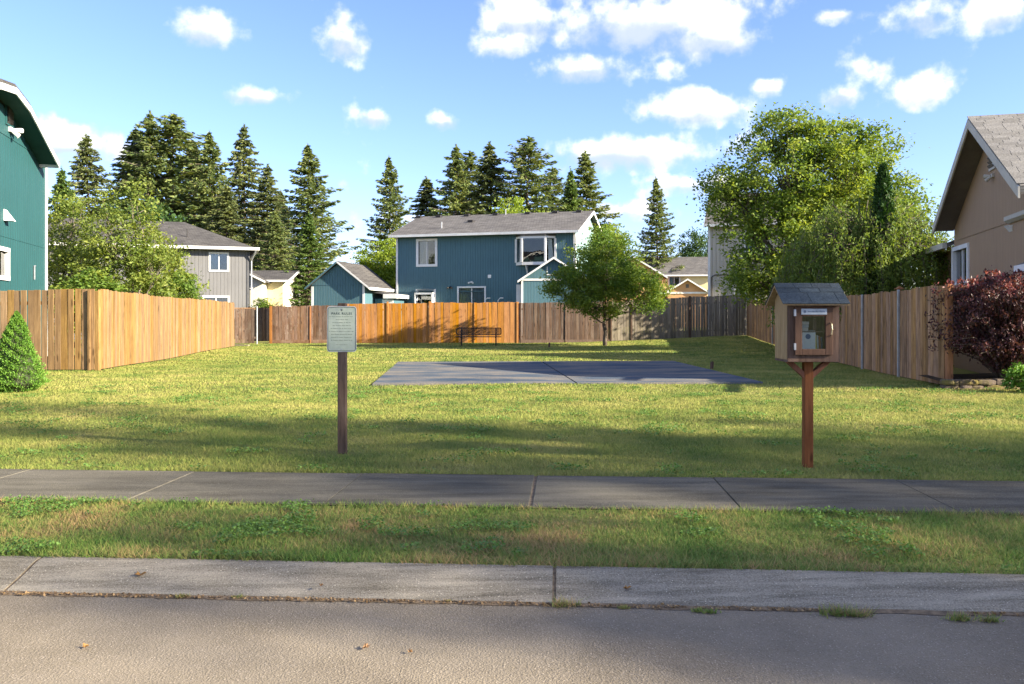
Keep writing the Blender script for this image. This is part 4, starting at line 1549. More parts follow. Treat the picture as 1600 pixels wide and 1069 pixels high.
def broadleaf(name, seed, lobes, ncl, per, leaf, clr, trunk_h, trunk_r, lmat, bmat=BARK, down=.15, flat=.35, lean=(0, 0), stems=1):
    """lobes: (cx,cy,cz,rx,ry,rz) about the foot of the trunk"""
    random.seed(seed)
    r = np.random.default_rng(seed)
    root = empty(name)
    wd = MB()
    wd.smooth = True
    tops = []
    for s in range(stems):
        a = 2 * math.pi * s / max(1, stems) + .5
        sp = .0 if stems == 1 else .35 * trunk_h
        top = Vector((lean[0] + math.cos(a) * sp, lean[1] + math.sin(a) * sp, trunk_h))
        tube_into(wd, (math.cos(a) * .06 * (stems > 1), math.sin(a) * .06 * (stems > 1), -.1), top, trunk_r * (1 if stems == 1 else .7), trunk_r * .62, 0, 5, 8, .025)
        tops.append(top)
    vol = np.array([l[3] * l[4] * l[5] for l in lobes]) ** .75
    vol /= vol.sum()
    C = []
    for li, l in enumerate(lobes):
        n = max(4, int(ncl * vol[li]))
        u = r.normal(size=(n, 3))
        u /= np.linalg.norm(u, axis=1)[:, None]
        rad = r.uniform(.25, 1, n) ** .45 * r.uniform(.82, 1.12, n)
        c = np.array(l[:3]) + u * rad[:, None] * np.array(l[3:])
        C.append(c)
        lc = Vector(l[:3])
        top = min(tops, key=lambda q: (q - lc).length)
        foot = top.lerp(Vector((top.x * .5, top.y * .5, trunk_h * .6)), random.random())
        mid = Vector((lc.x, lc.y, lc.z - l[5] * .25))
        tube_into(wd, foot, mid, trunk_r * .45, trunk_r * .16, -.04, 5, 6, .05)
        for q in c[:max(4, int(n * .45))]:
            tube_into(wd, mid.lerp(foot, random.uniform(0, .4)), Vector(q), trunk_r * .12, trunk_r * .03, .03, 3, 4, .05)
    wd.build('trunk', bmat, root)
    C = np.concatenate(C)
    n = len(C)
    cnt = r.poisson(per, n)
    idx = np.repeat(np.arange(n), cnt)
    cs = clr * r.uniform(.6, 1.35, n)
    pos = C[idx] + r.normal(size=(len(idx), 3)) * cs[idx][:, None] * np.array([.62, .62, .42])
    v = leaf_quads(pos, leaf, .55, flat=flat, down=down, r=r)
    tone = np.clip(r.uniform(0, 1, n)[idx] * .5 + r.uniform(0, 1, len(idx)) * .5, 0, 1)
    np_mesh('crown', v, 4, tone, lmat, root)
    return root


L_BIG = leaf_mat('walnut_leaf', (.06, .12, .022), (.155, .235, .040), (.32, .36, .07), .48, .5)
L_MAPLE = leaf_mat('maple_leaf', (.06, .125, .02), (.125, .205, .032), (.26, .29, .05), .45, .7)
L_YEL = leaf_mat('yellow_green_leaf', (.07, .12, .022), (.165, .22, .038), (.32, .34, .075), .42, .6)
L_LIME = leaf_mat('lime_leaf', (.12, .19, .018), (.20, .28, .028), (.30, .36, .05), .45, .8)
L_DKG = leaf_mat('deep_green_leaf', (.018, .048, .012), (.04, .085, .018), (.075, .125, .028), .3, .6)
L_WEEP = leaf_mat('weeping_leaf', (.065, .12, .024), (.13, .195, .036), (.23, .28, .06), .42, .7)
L_FIR = [leaf_mat('fir_needles', (.046, .078, .024), (.115, .160, .048), (.25, .275, .082), .3, .35, .7),
         leaf_mat('grey_fir_needles', (.048, .072, .028), (.115, .148, .052), (.24, .255, .086), .3, .35, .7),
         leaf_mat('bright_fir_needles', (.04, .085, .018), (.09, .155, .030), (.18, .235, .05), .3, .35, .7)]

big = broadleaf('leafy_tree', 3, [(-.6, 0, 6.2, 2.3, 2.3, 2.2), (1.3, .2, 6.3, 2.2, 2.2, 1.9), (-2.45, -.2, 5.3, 1.3, 1.7, 1.1), (2.9, .2, 4.9, 1.5, 1.8, 1.5), (-1.0, -.3, 3.6, 2.2, 2.2, 1.7),
                                  (1.2, -.3, 3.8, 2.4, 2.2, 1.7), (-1.9, -.3, 2.5, 1.1, 1.6, .9), (-.9, 0, 7.7, 1.2, 1.2, .95), (1.5, 0, 7.5, 1.1, 1.2, .7), (-2.9, .2, 5.9, .75, 1, .55)],
                760, 100, .120, .36, 2.4, .22, L_BIG, stems=1)
big.location = (at(1262, 30.5).x, 30.5, .1)
tag(big, 'big spreading light green tree rising behind the right fence', 'tree')

mid = broadleaf('maple_tree', 5, [(0, 0, 3.3, 1.9, 1.9, 1.25), (-1.1, 0, 2.5, 1.5, 1.5, .9), (1.3, 0, 2.4, 1.5, 1.5, .95), (.1, 0, 4.2, 1.1, 1.1, .85), (1.9, 0, 2.1, .9, 1, .7), (-1.75, 0, 2.3, .8, .9, .65), (-.4, -.6, 1.7, 1.3, 1, .5)],
                330, 95, .105, .30, 1.5, .10, L_MAPLE)
mid.location = at(945, 36.2)
tag(mid, 'round green maple tree standing on the lawn before the back fence', 'tree')

wp = at(1385, 24.8)


def weeping(name, seed, R0, H, nst, lmat):
    random.seed(seed)
    r = np.random.default_rng(seed)
    root = empty(name)
    wd = MB()
    wd.smooth = True
    tube_into(wd, (0, 0, -.1), (.1, 0, H * .62), .13, .08, 0, 5, 8, .02)
    P_, Dn = [], []
    for i in range(nst):
        a = r.uniform(0, 2 * math.pi)
        rad = R0 * math.sqrt(r.uniform(.05, 1))
        zt = H * (1 - .42 * (rad / R0) ** 2) * r.uniform(.80, 1.03)
        top = np.array([math.cos(a) * rad, math.sin(a) * rad, zt])
        ln = r.uniform(1.1, 3.2) * (.6 + .6 * rad / R0)
        ln = min(ln, zt - 1.0)
        if i % 3 == 0:
            tube_into(wd, (.08, 0, H * r.uniform(.35, .62)), Vector(top), .035, .008, .16, 4, 4, .03)
        out = np.array([math.cos(a), math.sin(a), 0])
        m = 16
        t = np.linspace(0, 1, m)
        path = top + out * (np.sqrt(t) * .35)[:, None] * r.uniform(.2, 1) + np.array([0, 0, -1.0]) * (t ** 1.2 * ln)[:, None]
        path += r.normal(size=(m, 3)) * .03
        if i % 3 == 1:
            wd.tube([tuple(q) for q in path[::5]], [.008, .006, .005, .003], 3, False)
        k = int(ln * 26) + 8
        ii = r.uniform(0, m - 1.001, k)
        fl = ii.astype(int)
        q = path[fl] + (path[fl + 1] - path[fl]) * (ii - fl)[:, None] + r.normal(size=(k, 3)) * np.array([.05, .05, .06])
        P_.append(q)
    wd.build('trunk', BARK, root)
    P_ = np.concatenate(P_)
    v = leaf_quads(P_, .115, .30, flat=.0, down=1.0, r=r)
    np_mesh('crown', v, 4, r.uniform(0, 1, len(P_)), lmat, root)
    return root


we = weeping('weeping_tree', 8, 2.55, 4.85, 950, L_WEEP)
we.location = (wp.x - .5, wp.y, 0)
tag(we, 'weeping tree with hanging strands draped over the right fence', 'tree')


def column(name, seed, H, R0, n, leaf, lmat, label, cat, prof=None, core=True, bmat=BARK):
    """dense upright evergreen: tufts of foliage over a dark core"""
    r = np.random.default_rng(seed)
    root = empty(name)
    f = prof or (lambda t: np.minimum(1, (t + .12) * 4) * (1 - t) ** .5)
    t = r.uniform(0, 1, n) ** 1.25
    a = r.uniform(0, 2 * np.pi, n)
    lump = .86 + .22 * np.sin(a * 5 + t * 23) * np.sin(t * 31 + a * 2) + r.normal(size=n) * .10
    rr = R0 * f(t) * lump * r.uniform(.86, 1.04, n)
    c = np.stack([np.cos(a) * rr, np.sin(a) * rr, t * H + .02], 1)
    out = np.stack([np.cos(a) * .7, np.sin(a) * .7, np.full(n, .75)], 1)
    v = leaf_quads(c, leaf, .45, r=r, dirs=out)
    np_mesh('crown', v, 4, r.uniform(0, 1, n), lmat, root)
    mb = MB()
    rings = [(0, .02)] + [(tt, R0 * float(f(np.array(tt))) * .78) for tt in np.linspace(.02, .96, 12)]
    mb.tube([(0, 0, tt * H) for tt, _ in rings], [q for _, q in rings], 12)  # added solid core, coloured dark, so nothing shows through the foliage
    mb.tube([(0, 0, -.1), (0, 0, H * .9)], [.05, .01], 6)
    mb.build('trunk', bmat, root)
    tag(root, label, cat)
    return root


L_CYP = leaf_mat('cypress_foliage', (.016, .045, .010), (.032, .080, .014), (.06, .125, .024), .15, 1.5)
L_SPR = leaf_mat('dwarf_spruce_needles', (.06, .15, .02), (.12, .245, .030), (.20, .34, .05), .25, 3.0)
DARKCORE = pm('dark_inner_core', (.02, .03, .010), (.045, .05, .02), 8)
cy = column('cypress_tree', 9, 5.35, .60, 11000, .13, L_CYP, 'narrow dark green cypress standing in front of the weeping tree', 'tree', bmat=DARKCORE)
cy.location = (at(1380, 23.7).x, 23.7, .12)
sp_ = column('dwarf_spruce', 10, 1.32, .46, 24000, .034, L_SPR, 'bright green cone shaped dwarf spruce at the left edge', 'shrub',
             prof=lambda t: np.minimum(1, (t + .10) * 5) * (1 - t) ** .72, bmat=DARKCORE)
sp_.location = (at(26, 14.2).x, 14.2, 0)


def conifer(name, seed, H, R0, lmat, dens_=1.0, droop=.25, bare=.12, taper=.85, ragged=.35, tw=.16):
    random.seed(seed)
    r = np.random.default_rng(seed)
    root = empty(name)
    wd = MB()
    wd.smooth = True
    k = 9
    wd.tube([(.12 * math.sin(i * 1.3 + seed) * (i > 0) * .5, .1 * math.cos(i * 1.7 + seed) * (i > 0) * .5, H * i / k - (.3 if i == 0 else 0)) for i in range(k + 1)], [tw * 1.5 * (1 - i / k) ** .8 + .015 for i in range(k + 1)], 7)
    P_, Dv = [], []
    z = bare * H
    while z < H * .985:
        f = 1 - z / H
        nb = r.integers(4, 7)
        a0 = r.uniform(0, 6.28)
        for b_ in range(nb):
            a = a0 + b_ * 6.283 / nb + r.uniform(-.4, .4)
            env = R0 * (f ** taper) * (1 if z > bare * H * 1.4 else .75)
            L = max(.18, env * (1 - ragged + ragged * 1.5 * r.uniform(0, 1)))
            if r.uniform() < .08 * (f > .2): L *= 1.25
            if r.uniform() < .10: L *= .45
            m = 8
            t = np.linspace(0, 1, m)
            rise = .30 * L * (1 - f * .9)
            zb_ = z + r.uniform(-.28, .28)
            path = np.stack([np.cos(a) * L * t, np.sin(a) * L * t, zb_ + rise * t - droop * L * t ** 1.6 + .10 * L * t ** 4], 1)
            if L > .7:
                wd.tube([tuple(path[0]), tuple(path[3]), tuple(path[7])], [.02 + .012 * L, .015 + .006 * L, .008], 3, False)
            ns = int((L * 14 + 6) * dens_)
            tt = r.uniform(.10, 1, ns) ** .75
            ii = tt * (m - 1.001)
            fl = ii.astype(int)
            q = path[fl] + (path[fl + 1] - path[fl]) * (ii - fl)[:, None]
            side = r.choice([-1, 1], ns) * r.uniform(.1, 1, ns) * (.10 + .26 * L * (1 - tt) * tt * 2 + .05)
            perp = np.array([-np.sin(a), np.cos(a), 0])
            q = q + perp * side[:, None]
            q[:, 2] -= np.abs(side) * .35 + r.uniform(0, .12, ns)
            dd = np.stack([np.full(ns, np.cos(a)), np.full(ns, np.sin(a)), np.full(ns, -.38)], 1) + perp * np.sign(side)[:, None] * .8
            P_.append(q)
            Dv.append(dd)
        z += r.uniform(.20, .36) * (.55 + .8 * f)
    # leader
    n = 24
    zz = r.uniform(H * .93, H * 1.01, n)
    P_.append(np.stack([r.normal(0, .05, n), r.normal(0, .05, n), zz], 1))
    Dv.append(np.stack([r.normal(0, .6, n), r.normal(0, .6, n), np.full(n, .8)], 1))
    P_, Dv = np.concatenate(P_), np.concatenate(Dv)
    v = leaf_quads(P_, .45, .32, r=r, dirs=Dv)
    wd.build('trunk', PALEBARK if seed % 2 else BARK, root)
    np_mesh('crown', v, 4, r.uniform(0, 1, len(P_)), lmat, root)
    root['protoH'] = H
    return root


PRO = [conifer('fir_tree', 101, 20, 6.2, L_FIR[0], 1.15, .22, .10, .72, .60),
       conifer('fir_tree', 102, 20, 5.8, L_FIR[1], 1.2, .34, .14, .68, .50),
       conifer('fir_tree', 103, 20, 5.2, L_FIR[0], .95, .10, .28, .52, .75),
       conifer('fir_tree', 104, 20, 7.2, L_FIR[0], 1.15, .16, .05, .90, .55),
       conifer('fir_tree', 105, 20, 4.6, L_FIR[1], 1.3, .40, .08, .74, .50),
       conifer('fir_tree', 106, 20, 5.0, L_FIR[2], 1.4, .18, .04, .80, .45)]
used = set()
# top pixel, depth, prototype, width factor, label
FIRS = [(145, 212, 78, 1, .80, 'lone fir standing just right of the green house roof'),
        (205, 200, 84, 4, 1.15, 'dark narrow fir left of the tallest fir at left'),
        (227, 174, 80, 0, .80, 'tallest fir of the group above the yellow green trees'),
        (266, 179, 82, 2, 1.35, 'open fir with bare pale trunk and flat ragged top'),
        (303, 222, 86, 4, 1.1, 'slim fir between the bare trunk fir and the broad fir'),
        (330, 203, 79, 3, .86, 'broad dense fir above the grey hip roof'),
        (382, 196, 83, 1, .72, 'spiky narrow fir right of the broad fir'),
        (412, 258, 80, 1, .85, 'shorter drooping fir left of the fir with layered branches'),
        (440, 298, 86, 4, 1.0, 'small dark fir top showing between two bigger firs'),
        (487, 224, 74, 3, 1.0, 'tall fir with long layered branches left of the blue garage'),
        (482, 330, 66, 5, 1.0, 'bright green young conifer in front of the layered fir'),
        (612, 243, 80, 3, .78, 'lone fir rising beside the left end of the blue house'),
        (670, 277, 90, 4, 1.2, 'smaller fir behind the left part of the blue roof'),
        (712, 228, 86, 0, .85, 'first tall fir of the cluster behind the blue roof'),
        (735, 236, 92, 2, 1.0, 'fir close behind the first tall fir over the blue roof'),
        (770, 225, 88, 1, 1.0, 'bushy brownish fir over the middle of the blue roof'),
        (822, 214, 86, 2, 1.1, 'tall open fir over the blue roof before the big cloud'),
        (870, 261, 92, 2, .9, 'shorter fir between the open fir and the right hand fir'),
        (918, 238, 88, 0, .90, 'tall fir over the right end of the blue roof'),
        (897, 262, 84, 5, .7, 'slim greener fir leaning against the tall fir at right'),
        (1030, 276, 84, 3, .70, 'lone fir above the orange house'),
        (95, 262, 70, 5, .9, 'green conifer low beside the green house wall'),
        (355, 290, 74, 1, 1.1, 'lower drooping fir just behind the grey house roof'),
        (430, 330, 70, 0, 1.0, 'lower fir filling the gap right of the grey house roof')]
for (px, py, D, k, wf, lab) in FIRS:
    Ht = CAMZ + (PY - py) / F * D + .2
    if k in used:
        o = copy_tree(PRO[k])
    else:
        o = PRO[k]
        used.add(k)
    s = Ht / 20
    o.scale = (s * wf * 1.14, s * wf * 1.14, s)
    o.location = ((px - PX) / F * D, D, -.2)
    o.rotation_euler = (0, 0, random.uniform(0, 6.28))
    o.rotation_euler = (random.uniform(-.025, .025), random.uniform(-.025, .025), .4 if k in (2, 3) else random.uniform(0, 6.28))
    tag(o, lab, 'tree', 'firs behind the houses')


def place(o, px, D, label, s=1.0, rz=0.0, group=None, cat='tree'):
    o.location = at(px, D)
    o.location.z = -.05
    o.scale = (s, s, s) if not isinstance(s, tuple) else s
    o.rotation_euler = (0, 0, rz)
    return tag(o, label, cat, group)


yl1 = broadleaf('leafy_tree', 21, [(0, 0, 4.2, 1.5, 1.5, 1.7), (-1.2, 0, 3.2, 1.2, 1.2, 1.3), (1.2, 0, 3.3, 1.3, 1.2, 1.2), (.5, 0, 5.6, .8, .8, .8), (-.7, 0, 5.4, .7, .8, .8), (0, 0, 2.3, 1.8, 1.4, .9)],
                230, 58, .125, .33, 1.4, .12, L_YEL, PALEBARK, stems=3)
place(yl1, 195, 33.5, 'yellow green multi stemmed tree behind the left fence', 1.0)
yl2 = copy_tree(yl1)
place(yl2, 112, 35.5, 'yellow green tree beside the green house wall', (1.0, 1.0, .98), 2.2)
yl3 = broadleaf('leafy_tree', 22, [(0, 0, 2.6, 1.1, 1.1, 1.1), (-.7, 0, 1.9, 1.0, 1, .8), (.7, 0, 2.0, 1.0, 1, .8), (.1, 0, 3.5, .6, .6, .6)], 150, 70, .12, .30, 1.0, .08, L_YEL, PALEBARK, stems=2)
place(yl3, 243, 37.5, 'small yellow green tree before the grey house wall', (1.15, 1.15, 1.20))
sh1 = broadleaf('shrub', 23, [(0, 0, 1.9, .95, .9, .9), (.3, 0, 2.7, .5, .5, .5), (-.4, 0, 1.4, .8, .8, .7)], 110, 80, .11, .26, .9, .06, L_MAPLE, stems=2)
place(sh1, 277, 36.2, 'round green shrub below the grey house, over the fence top', 1.0, cat='shrub')
sh4 = copy_tree(sh1)
place(sh4, 130, 31.0, 'low leafy shrub peeking over the left fence beside the green house', (1.5, 1.3, .95), 1.0, cat='shrub')
sh2 = copy_tree(sh1)
place(sh2, 410, 50, 'pale leafy shrub hiding the yellow house', (1.0, 1.0, .75), 1.7, cat='shrub')
sh3 = copy_tree(sh1)
place(sh3, 432, 54, 'leafy shrub in front of the yellow gable wall', (.9, .9, .62), .4, cat='shrub')
dk = broadleaf('leafy_tree', 24, [(0, 0, 6, 3, 3, 2.6), (-2, 0, 4.5, 2.2, 2.2, 2), (2, 0, 4.5, 2.2, 2.2, 2)], 300, 65, .22, .6, 2.5, .2, L_DKG)
place(dk, 228, 60, 'deep green round tree behind the yellow green trees', (1.0, 1.0, 1.12), 0)
dk2 = copy_tree(dk)
place(dk2, 1093, 96, 'dark round tree left of the beige house', (.85, .85, 1.32), 1.0)
dk3 = copy_tree(dk)
place(dk3, 470, 86, 'dark green tree low behind the bright conifer', (1.2, 1.2, .8), 2.0)
lm = broadleaf('leafy_tree', 25, [(0, 0, 4.6, 1.6, 1.6, 1.6), (-.8, 0, 3.4, 1.5, 1.5, 1.3), (.9, 0, 3.4, 1.5, 1.5, 1.3)], 190, 70, .17, .42, 2.0, .14, L_LIME)
place(lm, 598, 58, 'lime green young tree between garage and blue house', (1.0, 1.0, 1.06))
lm2 = copy_tree(lm)
place(lm2, 800, 68, 'lime green treetop above the blue roof', (1.0, 1.0, 1.75), 1.2)
lm3 = copy_tree(lm)
place(lm3, 845, 70, 'small lime green treetop right of the other above the blue roof', (.65, .65, 1.62), 2.4)
lm4 = copy_tree(lm)
place(lm4, 945, 52, 'light green tree rising past the right end of the blue house', (.9, .9, 1.12), .6)
dk4 = copy_tree(dk)  # added tree, mostly hidden, placed to shade the grey back fence
place(dk4, 1350, 40, 'leafy tree added behind the big spreading tree to shade the grey fence', (.78, .78, .98), .9)

# purple barberry by the end of the right fence
random.seed(31)
r = np.random.default_rng(31)
bb = empty('barberry_bush', (at(1568, 14.9).x, 14.9, 0))
bb.scale = (1.02, 1.02, 1.36)
tag(bb, 'large dark purple barberry bush at the end of the right fence', 'shrub')
wd = MB()
PA, PB = [], []
for i in range(900):
    a = r.uniform(0, 6.283)
    reach = r.uniform(.2, 1.12) if i % 6 else r.uniform(.95, 1.2)
    hgt = r.uniform(.55, 1.66) * (1 - .12 * reach)
    m = 12
    t = np.linspace(0, 1, m)
    path = np.stack([np.cos(a) * reach * t ** 1.1, np.sin(a) * reach * t ** 1.1, hgt * (2.05 * t - 1.18 * t ** 2.2) * .98 + .05], 1)
    path += r.normal(size=(m, 3)) * .015
    if i % 3 == 0: wd.tube([tuple(path[k]) for k in (0, 4, 8, 11)], [.012, .009, .006, .003], 3, False)
    k = 60
    ii = r.uniform(2.2, m - 1.001, k)
    fl = ii.astype(int)
    q = path[fl] + (path[fl + 1] - path[fl]) * (ii - fl)[:, None] + r.normal(size=(k, 3)) * .035
    young = (path[:, 2].max() > 1.27) and r.uniform() < .5
    if young:
        ym_ = q[:, 2] > 1.12
        PB.append(q[ym_]); PA.append(q[~ym_])
    else:
        PA.append(q)
wd.build('stems', BARK, bb)
PA, PB = np.concatenate(PA), np.concatenate(PB)
L_BAR = leaf_mat('barberry_leaf', (.030, .015, .016), (.068, .028, .030), (.14, .050, .050), .25, 2.5, .45)
L_BAR2 = leaf_mat('young_barberry_leaf', (.11, .028, .030), (.22, .055, .055), (.36, .12, .11), .3, 2.5, .5)
np_mesh('foliage', leaf_quads(PA, .052, .5, r=r), 4, r.uniform(0, 1, len(PA)), L_BAR, bb)
o = np_mesh('young_shoots', leaf_quads(PB, .052, .5, r=r), 4, r.uniform(0, 1, len(PB)), L_BAR2, bb)
o['label'] = 'pinkish red new shoots'
o['kind'] = 'stuff'
fg = broadleaf('garden_plant', 33, [(0, 0, .32, .30, .3, .22), (.25, 0, .25, .25, .3, .18)], 60, 50, .06, .10, .1, .02, L_SPR)
place(fg, 1597, 13.9, 'bright green leafy plant at the foot of the purple bush', .95, cat='plant')

# mossy stone edging
MOSSY = pm('mossy_stone', (.06, .045, .033), (.17, .125, .09), 6, rough=.95, bump=.9, bdist=.02, rand=.2, stain=(.16, .13, .03), stain_amt=.8, stain_scale=3.5)
ed = tag(empty('stone_edging', (at(1476, 14.55).x, 14.55, 0)), 'low mossy stone edging below the purple bush', 'edging')
for row in range(2):
    xx = 0.02
    while xx < 2.6:
        w = random.uniform(.16, .34)
        mb = MB()
        hh = random.uniform(.07, .10)
        z0 = row * .085
        ring = []
        for zz, ins in ((z0, .0), (z0 + hh * .3, -.008), (z0 + hh * .8, .0), (z0 + hh, .02)):
            ring.append([(xx + ins + random.uniform(0, .012), ins + random.uniform(0, .015), zz), (xx + w * .5, ins - .012 + random.uniform(-.01, .01), zz), (xx + w - ins - random.uniform(0, .012), ins + random.uniform(0, .015), zz),
                         (xx + w - ins, .2 - ins, zz), (xx + ins, .2 - ins, zz)])
        vs = [p for q in ring for p in q]
        fs = [(0, 1, 2, 3, 4), (15, 16, 17, 18, 19)]
        for k in range(3):
            for i in range(5):
                j = (i + 1) % 5
                fs.append((k * 5 + i, k * 5 + j, k * 5 + 5 + j, k * 5 + 5 + i))
        mb.add(vs, fs).build('stone', MOSSY, ed)
        xx += w + .012
sb = MB().add([(0, .19, .14), (2.7, .19, .14), (2.7, 2.2, .16), (.2, 1.4, .16)], [(0, 1, 2, 3)]).build('soil_bed', GM['soil'], ed)

# trees across the street to the right: they throw the dappled shade over sidewalk and road
street = broadleaf('street_tree', 41, [(0, 0, 4.6, 2.3, 2.3, 1.5), (1.5, .8, 5.6, 1.7, 1.7, 1.2), (-1.5, -.6, 5.4, 1.6, 1.6, 1.2), (.3, -1.4, 6.6, 1.5, 1.5, 1.1), (-.6, 1.5, 6.4, 1.5, 1.5, 1.0), (.2, .1, 7.8, 1.2, 1.2, .8)],
                   150, 52, .15, .36, 2.6, .16, L_BIG)
SHADERS = [(36.5, -6.9, 1.42, 2.50, .3, 'broad tall leafy tree across the street, outside the picture at right'),
           (42.5, -7.3, 1.20, 2.80, 1.9, 'tallest leafy tree farther across the street, outside the picture at far right'),
           (30.0, -6.95, .36, 1.70, 4.0, 'shorter leafy tree across the street, outside the picture at right')]
for k_, (sx, sy, sw, shh, rz, lab) in enumerate(SHADERS):
    o = street if k_ == 0 else copy_tree(big if k_ == 2 else street)
    o.location = (sx, sy, -.06)
    o.scale = (sw, sw, shh)
    o.rotation_euler = (0, 0, rz)
    tag(o, lab, 'tree', 'shade trees across the street')

# ------------------------------------------------------------------ park sign
SG = at(534, F * CAMZ / (708 - PY))
sg = tag(empty('park_sign', SG, R(1.5)), 'pale green park rules sign on a brown wooden post', 'sign')
W_SIGN = wood('dark_sign_post_wood', (.058, .037, .026), (.14, .09, .06), .02, (.16, .12, .09), .35)
MB().bbox(-.039, .039, -.0, .07, -.1, 1.375, .005).build('post', W_SIGN, sg)


def rrect(w, h, r_, n=6):
    pts = []
    for cx, cy, a0 in ((w / 2 - r_, h / 2 - r_, 0), (-w / 2 + r_, h / 2 - r_, 90), (-w / 2 + r_, -h / 2 + r_, 180), (w / 2 - r_, -h / 2 + r_, 270)):
        for i in range(n + 1):
            a = R(a0 + 90 * i / n)
            pts.append((cx + r_ * math.cos(a), cy + r_ * math.sin(a)))
    return pts


SWd, SHt, szc = .268, .418, 1.137
SIGNF = pm('pale_green_sign_face', (.33, .38, .28), (.47, .51, .40), 3.0, rough=.45, bump=.02, spec=.4, stain=(.20, .25, .22), stain_amt=.6, stain_scale=6)
SIGNE = pm('white_sign_edge', (.50, .52, .48), (.62, .63, .60), 4, rough=.4, bump=0)
INK = pm('dark_green_ink', (.016, .035, .030), (.03, .05, .045), 20, rough=.6, bump=0)
mb = MB().prism([(x_, z_ + szc) for x_, z_ in rrect(SWd, SHt, .028)], -.004, -.001, 'y')
plate = mb.build('sign_plate', SIGNE, sg)
outer = [(x_, z_ + szc) for x_, z_ in rrect(SWd - .010, SHt - .010, .024)]
inner = [(x_, z_ + szc) for x_, z_ in rrect(SWd - .022, SHt - .022, .019)]
mb = MB()
n = len(outer)
mb.add([(x_, -.0046, z_) for x_, z_ in outer] + [(x_, -.0046, z_) for x_, z_ in inner], [(i, (i + 1) % n, (i + 1) % n + n, i + n) for i in range(n)])
mb.build('border', INK, plate)
MB().add([(x_, -.0043, z_) for x_, z_ in inner], [tuple(range(n))]).build('sign_face', SIGNF, plate)


def text(s, size, x_, z_, mat, parent, y_, bold=0.0, spacing=1.0, rx=90, name='lettering'):
    cu_ = bpy.data.curves.new(name, 'FONT')
    cu_.body = s
    cu_.size = size
    cu_.align_x = 'CENTER'
    cu_.space_character = spacing
    cu_.offset = bold
    cu_.extrude = .0002
    cu_.materials.append(mat)
    tmp = bpy.data.objects.new(name, cu_)
    me = bpy.data.meshes.new_from_object(tmp)
    bpy.data.objects.remove(tmp)
    o = bpy.data.objects.new(name, me)
    COL.objects.link(o)
    o.parent = parent
    o.location = (x_, y_, z_)
    o.rotation_euler = (R(rx), 0, 0)
    return o


text('PARK RULES', .030, 0, szc + .132, INK, plate, -.0050, .0004, 1.18)
em = MB()
for i in range(3):
    a = i * math.pi / 3
    c, s = math.cos(a) * .0085, math.sin(a) * .0085
    em.tube([(-c, -.0048, szc + .174 - s), (c, -.0048, szc + .174 + s)], .0022, 4)
em.build('emblem', INK, plate)
INK2 = pm('faded_ink', (.07, .10, .075), (.11, .14, .11), 20, rough=.6, bump=0)
rr_ = random.Random(4)
LINES = [(.112, .225, .0055), (.083, .105, .008), (.056, .165, .008), (.029, .165, .008), (.002, .20, .008), (-.025, .225, .008), (-.052, .19, .008), (-.079, .19, .008), (-.106, .19, .008), (-.145, .10, .005)]
for (dz, wd_, hh) in LINES:                                      # the rules: too faded to read, words as worn marks
    mb = MB()
    xx = -wd_ / 2
    while xx < wd_ / 2 - .006:
        nletters = rr_.randint(2, 8)
        for q in range(nletters):
            if xx > wd_ / 2: break
            h2 = hh * (1.0 if q == 0 else rr_.uniform(.55, .8))
            mb.box(xx, xx + .0032, -.0049, -.0047, szc + dz, szc + dz + h2)
            mb.box(xx + .0032, xx + .0048, -.0049, -.0047, szc + dz, szc + dz + h2 * .35)
            xx += .0062
        xx += .006
    mb.build('faded_text_line', INK2, plate)
for zz in (szc + .185, szc - .185):
    MB().tube([(0, -.0075, zz), (0, -.004, zz)], .006, 8).build('bolt', METAL, plate)

# ------------------------------------------------------------------ little library
LG = at(1262, F * CAMZ / (727.5 - PY))
lib = tag(empty('book_exchange_box', LG, R(-1)), 'brown wooden book exchange box with shingled roof on a post', 'book box')
W_LPOST = wood('red_brown_post_wood', (.14, .052, .025), (.24, .098, .048), .02)
W_BOX = wood('worn_brown_painted_wood', (.078, .045, .030), (.155, .096, .066), .02, (.27, .21, .17), .35)
W_SIDE = wood('bare_plywood', (.25, .165, .09), (.42, .29, .165), .02, (.36, .30, .22), .4)
W_DOOR = wood('dark_brown_door_wood', (.062, .033, .020), (.118, .066, .042), .02)
BZ0, BZ1, BWD, BD = .875, 1.395, .425, .34
y0 = -.13
MB().bbox(-.037, .037, -.035, .035, -.1, BZ0 - .001, .005).build('post', W_LPOST, lib)
for s in (-1, 1):
    mb = MB()
    xa, xb = s * .037, s * .185
    mb.add([(xa, -.03, .735), (xa, .03, .735), (xa, .03, .79), (xa, -.03, .79), (xb, -.03, BZ0 - .002), (xb, .03, BZ0 - .002), (xb - s * .055, .03, BZ0 - .002), (xb - s * .055, -.03, BZ0 - .002)],
           [(0, 1, 2, 3), (4, 7, 6, 5), (0, 4, 5, 1), (1, 5, 6, 2), (2, 6, 7, 3), (3, 7, 4, 0)])
    mb.build('brace', W_LPOST, lib)
fx0, fx1 = -BWD / 2, BWD / 2
